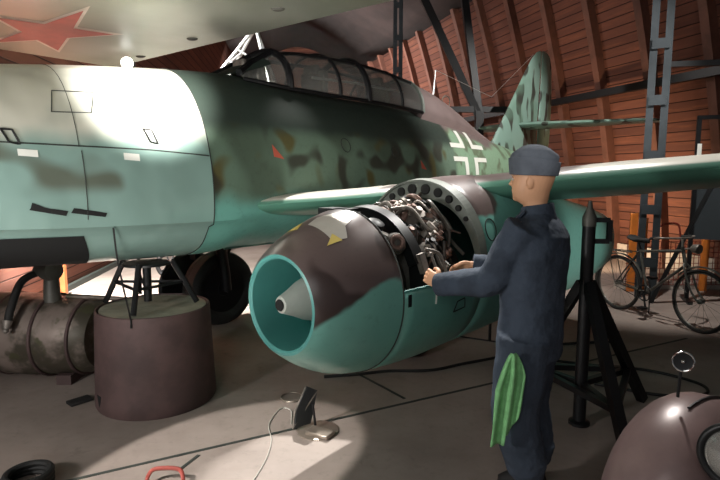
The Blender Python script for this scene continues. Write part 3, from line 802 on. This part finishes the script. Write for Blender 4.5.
m = MB()
for y in (-.05, .05): m.tube(catmull([(.895, y*.4, .72), (.93, y, .66), (1.02, y, .45), (WBs, y, wr_)], 5), .011)
m.build('fork', M['greybike'], r)
m = MB(); m.tube([(.855, 0, .88), (.84, 0, .99)], .013); m.tube(catmull([(.66, -.24, .98), (.78, -.25, 1.0), (.86, -.1, 1.0), (.86, .1, 1.0), (.78, .25, 1.0), (.66, .24, .98)], 6), .012)
hbar = m.build('handlebar', M['steel'], r)
for y in (-.24, .24): MB().tube([(.76, y*1.03, 1.0), (.64, y, .98)], .018).build('grip', M['rubber'], hbar)
sd = MB(); sd.tube([(.30, 0, .80), (.27, 0, .90)], .012); sd.loft([[(.14+.28*t, wd*cos(a), .915+.03*sin(a)+(.02 if t < .2 else 0)) for a in [2*pi*k/14 for k in range(14)]] for t, wd in ((0, .05), (.1, .085), (.35, .08), (.6, .04), (.95, .022), (1, .01))]); sd.build('saddle', M['rubber'], r)
hl = MB(); hl.lathe((1.0, 0, .90), (1, 0, 0), [(-.05, .02), (-.02, .045), (.04, .055), (.05, .05)], 18); hl.tube([(.87, 0, .88), (.97, 0, .90)], .01); hl.build('headlamp', M['steel'], r)
m = MB(); m.lathe(bb_, (0, 1, 0), [(-.05, .02), (.05, .02)], 12); m.torus(bb_+Vector((0, -.045, 0)), (0, 1, 0), .09, .008, 30, 6)
for k in range(5):
    a = 2*pi*k/5; m.tube([bb_+Vector((0, -.045, 0)), bb_+Vector((.09*cos(a), -.045, .09*sin(a)))], .006, 6)
m.build('chainring', M['black'], r)
for sg in (-1, 1):
    m = MB(); a = R(-70) if sg < 0 else R(110); p = bb_+Vector((.17*cos(a), sg*.075, .17*sin(a))); m.tube([bb_+Vector((0, sg*.06, 0)), p], .011); m.box(p+Vector((0, sg*.055, 0)), (.09, .09, .025)); m.build('pedal', M['black'], r)
m = MB(); m.tube([bb_+Vector((0, -.045, .09)), (0, -.045, wr_+.035)], .005, 5); m.tube([bb_+Vector((0, -.045, -.09)), (0, -.045, wr_-.035)], .005, 5); m.build('chain', M['black'], r)
m = MB(); m.bar((-.22, -.06, .74), (.24, -.06, .76), .012); m.bar((-.22, .06, .74), (.24, .06, .76), .012)
for x in (-.2, -.05, .1): m.bar((x, -.06, .745), (x, .06, .745), .01)
for y in (-.06, .06): m.tube([(-.12, y, .74), (0, y, wr_)], .006, 6)
m.build('luggage_rack', M['greybike'], r)
m = MB(); m.bar((.42, .06, .27), (.30, .20, .0), .015); m.build('kickstand', M['black'], r)
tag(r, 'old grey bicycle parked by the steel column at right', 'bicycle')
# ================================================================ barrier of orange posts and red mesh
r = empty('mesh_barrier', (4.4, 7.75, 0))
def bp(x, y, z): return Vector((x-4.4, y-7.75, z))
for x, y, h in ((3.93, 7.72, 1.14), (4.15, 7.86, 1.06), (5.0, 7.75, 1.05)):
    MB().box(bp(x, y, h/2), (.10, .06, h), Matrix.Rotation(R(-14), 3, 'Z')).build('post', M['orange'], r, bevel=.006)
m = MB()
for k in range(24):
    x = 3.9+k*.07; m.bar(bp(x, 7.80, .08), bp(x, 7.80, .72), .008)
for k in range(9): m.bar(bp(3.88, 7.80, .08+k*.08), bp(5.54, 7.80, .08+k*.08), .008)
m.build('mesh_panel', M['redpaint'], r)
m = MB(); m.bar(bp(3.8, 7.9, .05), bp(5.6, 7.9, .05), .10, .1); m.build('white_base', simple('pale_kerb', srgb(190, 180, 170), .7), r)
m = MB(); m.tube(catmull([bp(4.28, 7.74, .72), bp(4.28, 7.72, .92), bp(4.4, 7.70, .99), bp(4.56, 7.70, .97), bp(4.62, 7.72, .72)], 6), .014, 8); m.build('hoop_handle', M['redpaint'], r)
tag(r, 'orange-posted barrier with red mesh behind the bicycle', 'barrier')
# information board at right edge
r = empty('information_board', (4.86, 6.95, 0), R(-20))
def ib(x, y, z): return Vector((x, y, z))
MB().box((0, 0, 1.34), (1.0, .03, 1.0)).build('panel', M['board'], r)
MB().box((-.48, -.02, 2.0), (.05, .012, .17)).build('white_strip', M['white'], r)
m = MB()
for x in (-.5, .5): m.bar((x, 0, 0), (x, 0, 2.42), .05)
m.bar((-.525, 0, 2.42), (.525, 0, 2.42), .05); m.build('frame', M['black'], r)
MB().box((0, -.018, 1.83), (.98, .012, .03)).build('top_strip', M['white'], r)
for x in (-.5, .5): MB().box((x, 0, .02), (.06, .5, .04)).build('foot', M['black'], r)
tag(r, 'dark slate display board in a black frame at right edge', 'board')
# ================================================================ small things on the floor
r = empty('caption_stand', (-.29, 3.40, 0), R(-30))
MB().lathe((0, .02, 0), (0, 0, 1), [(0, .14), (.006, .14), (.01, .13)], 30).build('base_disc', M['plate'], r)
MB().box((.05, -.03, .022), (.17, .10, .026)).build('weight_block', M['plate'], r, bevel=.006)
MB().prism([(-.13, -.07, .02), (-.085, .05, .02), (-.035, .06, .26), (-.06, -.02, .31), (-.10, -.09, .16)], (.008, -.003, .002)).build('caption_plate', M['board'], r)
m = MB(); 
for a, b in (((-.136, -.075, .02), (-.10, -.095, .16)), ((-.10, -.095, .16), (-.062, -.022, .312)), ((-.128, -.09, .03), (-.03, .06, .26))): m.bar(a, b, .008)
m.build('plate_edge', M['steel'], r)
MB().tube([(-.02, .02, .02), (-.04, .02, .18)], .008, 8).build('support_rod', M['black'], r)
tag(r, 'small tilted caption stand on the floor below the intake', 'caption stand')
def floor_cord(name, pts, rad, mat, label, cat):
    o = MB().tube(catmull([(x, y, rad) for x, y in pts], 8), rad, 8).build(name, mat)
    return tag(rehome(o, (pts[0][0], pts[0][1], 0)), label, cat)
floor_cord('thin_wire', [(-.47, 3.5), (-.50, 3.72), (-.58, 3.74), (-.62, 3.5), (-.57, 3.29), (-.56, 3.1), (-.58, 2.9), (-.62, 2.7)], .004, M['cablel'], 'thin pale wire trailing from the caption stand to bottom', 'wire')
floor_cord('power_cable', [(-.3, 4.35), (-.04, 4.4), (.25, 4.48), (.61, 4.50), (.92, 4.66), (1.31, 4.85), (1.94, 5.2), (2.6, 5.3)], .013, M['cable'], 'thick black cable running across the floor under the nacelle', 'cable')
floor_cord('looped_cable', [(1.75, 4.75), (2.09, 4.62), (2.49, 4.5), (2.74, 4.22), (2.70, 4.02), (2.5, 3.95), (2.24, 4.0), (1.9, 4.2)], .012, M['cable'], 'black cable looped on the floor right of the wing jack', 'cable')
floor_cord('straight_cable', [(.3, 6.2), (.8, 5.65), (1.6, 5.2)], .008, M['cable'], 'thin dark cable under the rear of the nacelle', 'cable')
o = MB().torus((-.52, 3.95, .006), (0, 0, 1), .085, .006, 36, 6).build('metal_ring', M['plate']); tag(rehome(o, (-.52, 3.95, 0)), 'thin pale ring on the floor behind the caption stand', 'ring')
r = empty('hose_coil', (-1.83, 2.77, 0))
for k in range(3): MB().torus((.01*k, 0, .018+.03*k), (0, 0, 1), .125-.008*k, .018, 36, 8).build('hose_turn', M['rubber'], r)
tag(r, 'coil of dark ribbed hose on the floor at bottom left', 'hose')
r = empty('red_stand', (-1.07, 2.74, 0))
m = MB(); m.tube(catmull([(-.1, .02, 0), (-.095, .05, .05), (-.06, .07, .08), (.06, .07, .08), (.095, .05, .05), (.1, .02, 0)], 6), .012, 8); m.build('tube_frame', M['redpaint'], r)
tag(r, 'small red tube frame on the floor at bottom edge', 'frame')
o = MB().box((-2.1, 4.02-.15, .012), (.10, .16, .024), Matrix.Rotation(R(-40), 3, 'Z')).build('rubber_chock', M['rubber'], bevel=.006); tag(rehome(o, (-2.1, 3.87, 0)), 'small black chock on the floor beside the drum', 'chock')
# ================================================================ vintage car front at bottom right
cf = Vector((-.8, -.6, 0)); cr_ = Vector((-.6, .8, 0)); co_ = Vector((1.30, 2.06, 0))-Vector((.8, .6, 0))*.4
r = empty('vintage_car', co_)
def cw(u, w, z): return -cf*u+cr_*w+Vector((0, 0, z))
m = MB(); secs = []
FP = [(-.02, .03, .38), (.03, .13, .53), (.12, .20, .655), (.25, .245, .75), (.42, .265, .795), (.62, .26, .77), (.85, .23, .65), (1.05, .17, .5), (1.15, .10, .34)]
for u in lin(-.02, 1.15, 26):
    wd, zt = interp(FP, u)
    sec = []
    for k in range(21):
        a = pi*k/20; sec.append(cw(u, wd*(1 if cos(a) > 0 else -1)*abs(cos(a))**.85, .22+(zt-.22)*sin(a)**.8))
    secs.append(sec)
m.loft(secs, False)
fd = m.build('front_fender', M['mauve'], r); s_ = fd.modifiers.new('t', 'SOLIDIFY'); s_.thickness = .006
m = MB(); secs = []
for u in lin(.1, 1.5, 10):
    q = min(1, (u-.1)/.4); wd, zt = .30+.06*q, .78+.16*q
    secs.append([cw(u, -.62+wd*(1 if cos(a) > 0 else -1)*abs(cos(a))**.6, .30+(zt-.3)*abs(sin(a))**.6) for a in [pi*k/20 for k in range(21)]])
m.loft(secs); m.build('bonnet', M['mauve'], r)
for u in (.45,):
    t = MB(); c = cw(u, 0, .33); t.lathe(c, cr_, [(-.07, .20), (-.09, .25), (-.08, .31), (-.04, .33), (.04, .33), (.08, .31), (.09, .25), (.07, .20)], 36, (False, False)); t = t.build('front_wheel', M['rubber'], r)
    MB().lathe(c, cr_, [(-.06, .05), (-.06, .21), (.06, .21), (.06, .05)], 26).build('wheel_disc', M['mauve'], t)
hc = Vector((1.275, 1.72, .755))-co_; hd_ = Vector((-.66, -.75, .05)).normalized()
MB().tube([hc-hd_*.06, hc-hd_*.06+Vector((.0, .05, -.22))], .03, 10).build('headlamp_bracket', M['black'], r)
h = MB().lathe(hc, -hd_, [(-.02, .105), (.0, .108), (.05, .10), (.12, .075), (.18, .03), (.19, .005)], 32, (False, True)).build('headlamp', M['mauve'], r)
MB().torus(hc+hd_*.02, hd_, .105, .013, 40, 10).build('chrome_ring', M['black'], h)
MB().lathe(hc+hd_*.012, hd_, [(-.05, .04), (-.02, .09), (.0, .10)], 32, (True, False)).build('reflector', M['chrome'], h)
MB().lathe(hc+hd_*.012, hd_, [(.0, .103), (.02, .085), (.035, .05), (.042, .005)], 32).build('lamp_glass', glass('lamp_glass', (.9, .88, .86), .12), h)
mp = Vector((1.252, 2.02, .978))-co_; md_ = Vector((-.42, -.9, .12)).normalized()
mr = MB(); mr.tube([Vector((1.248, 2.03, .83))-co_, mp+Vector((0, .01, -.03))], .006, 8); mr.lathe(mp, md_, [(-.03, .01), (-.015, .03), (-.005, .039), (.004, .039), (.002, .026)], 28)
mr = mr.build('marker_lamp', M['black'], r)
MB().torus(mp+md_*.004, md_, .037, .004, 32, 8).build('chrome_rim', M['chrome'], mr)
MB().ball(mp+md_*.006, .008).build('bulb_cap', M['chrome'], mr)
m = MB(); m.tube([cw(u, -.03-.05*(u-.42), interp(FP, u)[1]+.003) for u in lin(.36, .8, 8)], .006, 6); m.build('trim_bead', M['black'], fd)
tag(r, 'mauve vintage car front with round headlamp at bottom right corner', 'car')
# ================================================================ mannequin
B = Vector((.86, 2.66, 0)); F = Vector((-.86, .51, 0)).normalized(); LT = Vector((-F.y, F.x, 0))    # facing, and its left
UP = Vector((0, 0, 1))
def mp_(f, l, z): return B+F*f+LT*l+UP*z
def esec(c, a, b, n=28, f=None, l=None):
    f = f or F; l = l or LT
    return [c+f*a*cos(2*pi*k/n)+l*b*sin(2*pi*k/n) for k in range(n)]
def remesh(mb, name, mat, parent, voxel, it=2, disp=0):
    bmesh.ops.recalc_face_normals(mb.bm, faces=mb.bm.faces)
    me = bpy.data.meshes.new(name); mb.bm.to_mesh(me); mb.bm.free(); o = bpy.data.objects.new(name, me); C.objects.link(o)
    q = o.modifiers.new('r', 'REMESH'); q.mode = 'VOXEL'; q.voxel_size = voxel
    q = o.modifiers.new('s', 'SMOOTH'); q.factor = .5; q.iterations = it
    if disp:
        tx = bpy.data.textures.new(name, 'CLOUDS'); tx.noise_scale = .085; tx.noise_depth = 2
        q = o.modifiers.new('d', 'DISPLACE'); q.texture = tx; q.strength = disp; q.mid_level = .5; q.texture_coords = 'GLOBAL'
        q = o.modifiers.new('s2', 'SMOOTH'); q.factor = .5; q.iterations = 1
    dg = bpy.context.evaluated_depsgraph_get(); me2 = bpy.data.meshes.new_from_object(o.evaluated_get(dg))
    o.modifiers.clear(); o.data = me2
    for p in me2.polygons: p.use_smooth = True
    me2.materials.clear(); me2.materials.append(mat)
    if parent: o.parent = parent
    return o
sL, sR = mp_(.0, .185, 1.455), mp_(.02, -.185, 1.455)
eL, wL, hL = Vector((.645, 2.60, 1.185)), Vector((.425, 2.775, 1.125)), Vector((.345, 2.87, 1.165))
eR, wR, hR = Vector((.86, 3.0, 1.165)), Vector((.665, 3.03, 1.185)), Vector((.575, 3.10, 1.165))
hipL, hipR = mp_(0, .10, .93), mp_(0, -.10, .93)
kL, kR = mp_(.03, .115, .50), mp_(.03, -.115, .50)
aL, aR = mp_(-.03, .085, .09), mp_(-.03, -.10, .09)
def limb(mb, a, b, c, ra, rb, rc, seg=18):
    P = catmull([a, a.lerp(b, .5), b, b.lerp(c, .5), c], 5); n = len(P)
    rr = [ra+(rb-ra)*i/((n-1)/2) if i <= (n-1)/2 else rb+(rc-rb)*(i-(n-1)/2)/((n-1)/2) for i in range(n)]
    mb.tube(P, rr, seg)
def hand(mb, w, tip, palm, curl, side):
    """palm + four bent fingers + thumb; palm = direction the palm faces, side = direction towards the thumb"""
    d = (tip-w).normalized(); palm = (palm-d*palm.dot(d)).normalized(); sd = d.cross(palm).normalized()
    if sd.dot(side) < 0: sd = -sd
    k0 = w+d*.095
    mb.loft([[w+d*t+sd*wd*cos(2*pi*k/14)+palm*th*sin(2*pi*k/14) for k in range(14)] for t, wd, th in ((-.03, .024, .02), (0, .026, .02), (.035, .037, .018), (.07, .041, .016), (.098, .038, .011))])
    for i, (off, ln) in enumerate(((.030, .074), (.010, .083), (-.011, .076), (-.031, .060))):
        p = k0+sd*off-d*.012; pts = [p]; ang = .25
        for seg_, fr in ((.45, curl), (.32, curl*1.1), (.27, curl*.7)):
            dd = d*cos(ang)+palm*sin(ang); p = p+dd*ln*seg_*1.1; pts.append(p); ang += fr
        mb.tube(catmull(pts, 4), [.0092-.0022*q/12 for q in range(13)], 10)
        mb.ball(pts[-1], .007, 10, 6)
    tp_ = w+d*.03+sd*.03
    pts = [tp_-sd*.012, tp_+sd*.018+d*.022+palm*.006, tp_+sd*.026+d*.05+palm*.018, tp_+sd*.018+d*.074+palm*.03]
    mb.tube(catmull(pts, 4), [.0135-.004*q/12 for q in range(13)], 10); mb.ball(pts[-1], .009, 10, 6)
HF = Vector((-.90, .43, 0)).normalized(); HL = Vector((-HF.y, HF.x, 0))
hcx = mp_(.012, -.012, 0)
def head_sections():
    out = []
    # height, forward centre, half depth, half width
    for z, f0, a, b in ((1.44, -.035, .058, .060), (1.50, -.022, .056, .056), (1.545, -.012, .058, .056), (1.565, .004, .074, .058), (1.585, .012, .086, .063), (1.61, .012, .090, .069), (1.64, .008, .096, .073), (1.67, .002, .100, .076), (1.70, -.002, .103, .078), (1.73, -.004, .101, .077), (1.76, -.004, .092, .070), (1.785, -.004, .070, .054), (1.80, -.004, .036, .028)):
        c = hcx+UP*z+HF*f0; sec = []
        for k in range(28):
            an = 2*pi*k/28; ca, sa = cos(an), sin(an)
            aa = a
            sec.append(c+HF*aa*(1 if ca > 0 else -1)*abs(ca)**.9+HL*b*sa)
        out.append(sec)
    return out
bd = MB()
bd.loft(head_sections())
def hp(f, l, z): return hcx+HF*f+HL*l+UP*z
bd.tube([hp(.088, 0, 1.69), hp(.098, 0, 1.668), hp(.110, 0, 1.648), hp(.096, 0, 1.640)], [.008, .010, .013, .009], 10)      # nose
for sg in (-1, 1): bd.ball(hp(.100, sg*.012, 1.645), .008, 10, 6)
bd.ball(hp(.094, 0, 1.617), (.012, .018, .006), 12, 8, Matrix((HF, HL, UP)).transposed())
bd.ball(hp(.091, 0, 1.606), (.012, .016, .006), 12, 8, Matrix((HF, HL, UP)).transposed())
bd.ball(hp(.078, 0, 1.578), (.020, .022, .016), 12, 8, Matrix((HF, HL, UP)).transposed())
bd.tube([hp(.086, -.045, 1.692), hp(.098, -.02, 1.697), hp(.096, 0, 1.69), hp(.098, .02, 1.697), hp(.086, .045, 1.692)], .008, 8)   # brow
for sg in (-1, 1):
    bd.ball(hp(.004, sg*.077, 1.657), (.017, .009, .030), 14, 10, Matrix((HF, HL, UP)).transposed()@Matrix.Rotation(sg*R(12), 3, 'Z'))
bd.loft([esec(mp_(f, 0, z), a, b) for z, f, a, b in ((.86, 0, .10, .15), (.95, 0, .115, .165), (1.08, .01, .105, .15), (1.25, .01, .115, .165), (1.38, 0, .115, .18), (1.44, -.01, .09, .16), (1.48, -.02, .06, .09), (1.50, -.02, .05, .055))])
limb(bd, sL, eL, wL, .055, .043, .028); limb(bd, sR, eR, wR, .055, .043, .028)
limb(bd, hipL, kL, aL, .085, .058, .04); limb(bd, hipR, kR, aR, .085, .058, .04)
for a in (aL, aR): bd.loft([esec(a+F*t+UP*dz, .03, w_, 14, UP, LT) for t, dz, w_ in ((-.05, -.03, .03), (0, -.035, .032), (.06, -.05, .03), (.11, -.055, .025), (.13, -.06, .015))])
hand(bd, wL, hL, Vector((-.2, .9, .1)), .75, Vector((-.3, -.2, 1)))
hand(bd, wR, hR, Vector((-.3, -.5, -.8)), .42, Vector((-.4, -.8, .1)))
man = remesh(bd, 'mannequin', M['skin'], None, .0042, 2)
tag(man, 'mannequin in blue overalls and slate cap reaching into the open nacelle', 'mannequin')
for sg in (-1, 1):
    MB().ball(hp(.094, sg*.032, 1.672), (.006, .012, .006), 12, 8, Matrix((HF, HL, UP)).transposed()).build('eye', simple('eye_white', srgb(225, 220, 212), .3), man)
# overalls
ov = MB()
ov.loft([esec(mp_(f, 0, z), a, b, 32) for z, f, a, b in ((.80, 0, .158, .21), (.90, .0, .160, .215), (1.0, -.005, .155, .205), (1.08, -.005, .152, .20), (1.2, -.005, .162, .215), (1.32, -.01, .165, .228), (1.40, -.02, .148, .226), (1.45, -.02, .115, .195), (1.49, -.022, .082, .12), (1.515, -.022, .072, .08))])
limb(ov, sL+LT*-.02, eL, wL, .092, .080, .060); limb(ov, sR+LT*.02, eR, wR, .092, .078, .058)
for h_, k_, a_ in ((hipL, kL, aL), (hipR, kR, aR)):
    limb(ov, h_+UP*-.02, k_, Vector((a_.x, a_.y, .22)), .135, .118, .100)
    ov.tube([Vector((a_.x, a_.y, .28)), Vector((a_.x, a_.y, .18))], [.102, .082], 18)
ovo = remesh(ov, 'overalls', M['overall'], man, .008, 5, .016)
# cuffs, collar, belt seam, boots
for w_, e_ in ((wL, eL), (wR, eR)):
    d = (w_-e_).normalized(); MB().lathe(w_-d*.03, d, [(0, .054), (.01, .062), (.05, .060), (.055, .053), (.05, .036), (0, .034)], 24, (False, False)).build('cuff', M['overall'], ovo)
co = MB(); secs = []
for z, k_, dr in ((1.475, 1.24, .0), (1.505, 1.10, 0), (1.545, 1.0, 0.0), (1.55, .95, 0), (1.515, .98, 0)):
    secs.append([mp_(-.018+.004, 0, 0)+UP*(z+(.012*-cos(2*pi*k/32)))+F*.076*k_*cos(2*pi*k/32)+LT*.078*k_*sin(2*pi*k/32) for k in range(32)])
co.loft(secs, True, (False, False)); co.build('collar', M['overall'], ovo)
fl = MB()
for sg in (-1, 1):
    fl.prism([mp_(.05, sg*.03, 1.505), mp_(.02, sg*.09, 1.515), mp_(.06, sg*.12, 1.462), mp_(.125, sg*.06, 1.42)], F*.006+UP*.012)
fl.build('collar_flap', M['overall'], ovo, bevel=.003)
for a_ in (aL, aR):
    bt = MB(); bt.loft([esec(Vector((a_.x, a_.y, z))+F*f, a, b, 24) for z, f, a, b in ((.40, .01, .062, .06), (.30, .0, .060, .058), (.15, -.005, .052, .048), (.10, .01, .066, .048), (.07, .04, .11, .048), (.035, .055, .14, .050), (.0, .055, .142, .051))])
    bt.build('boot', M['rubber'], man)
# cap: folded flap band, crown with a front-back ridge
def capsec(z, a, b, f0=0, tilt=0, n=36, notch=0, arch=0):
    out = []
    for k in range(n):
        an = 2*pi*k/n; ca, sa = cos(an), sin(an)
        out.append(hcx+HF*(f0+a*(1 if ca > 0 else -1)*abs(ca)**.85)+HL*b*sa+UP*(z-arch*ca*ca+tilt*ca+notch*max(0, ca-.75)*4))
    return out
cp = MB().loft([capsec(1.715, .106, .083, 0, .004), capsec(1.76, .114, .085, .0, .004), capsec(1.80, .116, .070, .0, .004, arch=.018), capsec(1.828, .110, .045, 0, .004, arch=.034), capsec(1.842, .100, .022, 0, .004, arch=.042), capsec(1.834, .092, .006, 0, .004, arch=.04)]).build('garrison_cap', M['cap'], man)
MB().loft([capsec(1.692, .108, .084, 0, .004), capsec(1.694, .116, .091, .001, .004), capsec(1.74, .123, .094, .0, .006), capsec(1.776, .125, .092, .0, .012, arch=.012), capsec(1.777, .119, .086, .0, .012, arch=.012), capsec(1.72, .108, .084, 0, .004)], True, (False, False)).build('cap_flap', M['cap'], cp)
# green cloth tucked into the pocket
g = MB(); rows = []
cx = Vector((.712, 2.425, 0)); cd1 = Vector((.93, .12, 0)).normalized(); cd2 = Vector((-.12, -.93, 0)).normalized()
for i in range(27):
    t = i/26; z = .875-.40*t; row = []
    wd = .012+.06*min(1, t*2.6)**.7; sh_ = -.025*t
    for j in range(19):
        q = j/18*2-1
        zz = z-(.05*(q < -.1)*t)+.12*max(0, q-.25)*t*1.3
        row.append(cx+cd1*(q*wd+sh_)+cd2*(.016*sin(q*7+t*2)*min(1, t*4)+.02*(1-q*q)*(1-t))+UP*zz)
    rows.append(row)
g.loft(rows, False); g = g.build('green_cloth', M['cloth'], ang=80)
q = g.modifiers.new('t', 'SOLIDIFY'); q.thickness = .006
tag(rehome(g, (.705, 2.49, .87)), 'bright green cleaning cloth hanging from the overall pocket', 'cloth')

# ================================================================ camera, light
cam = bpy.data.cameras.new('camera'); co2 = bpy.data.objects.new('camera', cam); C.objects.link(co2)
co2.location = (0, 0, 1.7); co2.rotation_euler = (R(90-7), 0, 0); cam.sensor_width = 36; cam.lens = 27; cam.clip_end = 100
sc = bpy.context.scene; sc.camera = co2
def spot(name, loc, to, power, size, blend=.3, rad=.06, col=(1, .97, .92)):
    l = bpy.data.lights.new(name, 'SPOT'); l.energy = power; l.spot_size = R(size); l.spot_blend = blend; l.shadow_soft_size = rad; l.color = col
    o = bpy.data.objects.new(name, l); C.objects.link(o); o.location = loc
    o.rotation_euler = (Vector(to)-Vector(loc)).to_track_quat('-Z', 'Y').to_euler(); return o
def area(name, loc, to, power, size, col=(1, 1, 1)):
    l = bpy.data.lights.new(name, 'AREA'); l.energy = power; l.size = size; l.color = col
    o = bpy.data.objects.new(name, l); C.objects.link(o); o.location = loc
    o.rotation_euler = (Vector(to)-Vector(loc)).to_track_quat('-Z', 'Y').to_euler(); return o
spot('spot_back', (-.5, 6.8, 6.0), (.10, 3.1, 0.8), 2800, 19, .3)
spot('spot_pool', (-2.7, .9, 2.6), (-.90, 2.92, 0), 900, 20, .08, .03)  # added unseen lamp that throws the bright pool on the floor
spot('spot_floor', (-3.35, 5.7, 2.3), (-3.2, 8.6, 0), 4000, 110, .5)
spot('spot_nose', (1.0, .3, 2.65), (-1.73, 4.2, 2.27), 8000, 15.5, 1.0, .05)
spot('spot_left', (-3.1, .6, 1.65), (-.4, 3.5, 1.1), 250, 110, .6, .2, (1, .98, .95))
spot('spot_tail', (4.3, 4.5, 5.0), (2.0, 8.0, 2.2), 1200, 58, .5)
spot('spot_wing', (2.2, 5.6, 5.2), (1.6, 3.3, 1.5), 1000, 46, .6)  # lamp added to brighten the top of the wing
spot('spot_bike', (2.4, 5.4, 5.2), (3.9, 7.6, 0), 700, 45, .6)
spot('spot_wall', (3.4, 8.9, .5), (5.3, 11.2, 1.5), 380, 125, .8, .1, (1, .74, .48))
spot('spot_pylon', (-3.3, 8.9, 5.0), (-2.0, 10.5, 3.7), 900, 40, .5)  # put in to whiten the pylon, no fixture modelled
spot('spot_right', (3.3, 3.3, 1.0), (1.9, 5.0, 1.0), 90, 46, .7, .2)  # extra fill for the dark rear of the nacelle, without a fixture
spot('spot_side', (1.6, .2, 2.65), (-.2, 5.6, 2.25), 260, 36, .8, .3)  # added fill that lifts the dark fuselage side
area('light_end', (-2.6, 11.0, 5.2), (3.5, 13.5, 3.0), 130, 1.0, (1, .92, .88))  # area fill added for the right plank wall, source unseen
area('light_far', (-3.0, 17.0, 4.8), (1.0, 23.0, 3.0), 900, 1.0, (1, .94, .9))  # added area fill, lifts the black far end of the hangar
area('fill_front', (-1.6, -2.2, 3.6), (0, 4, 1), 55, 2.5, (1, 1, .98))
spot('spot_up', (-1.2, .6, .5), (-1.5, 4.2, 2.7), 240, 62, .6, .4)  # unseen uplight added to brighten the underside of the silver wing
wld = bpy.data.worlds.new('world'); sc.world = wld; wld.use_nodes = True
wld.node_tree.nodes['Background'].inputs[0].default_value = (.55, .58, .6, 1); wld.node_tree.nodes['Background'].inputs[1].default_value = .24
sc.view_settings.view_transform = 'Standard'; sc.view_settings.look = 'None'; sc.view_settings.gamma = 1; sc.view_settings.exposure = .12
sc.view_settings.use_curve_mapping = False
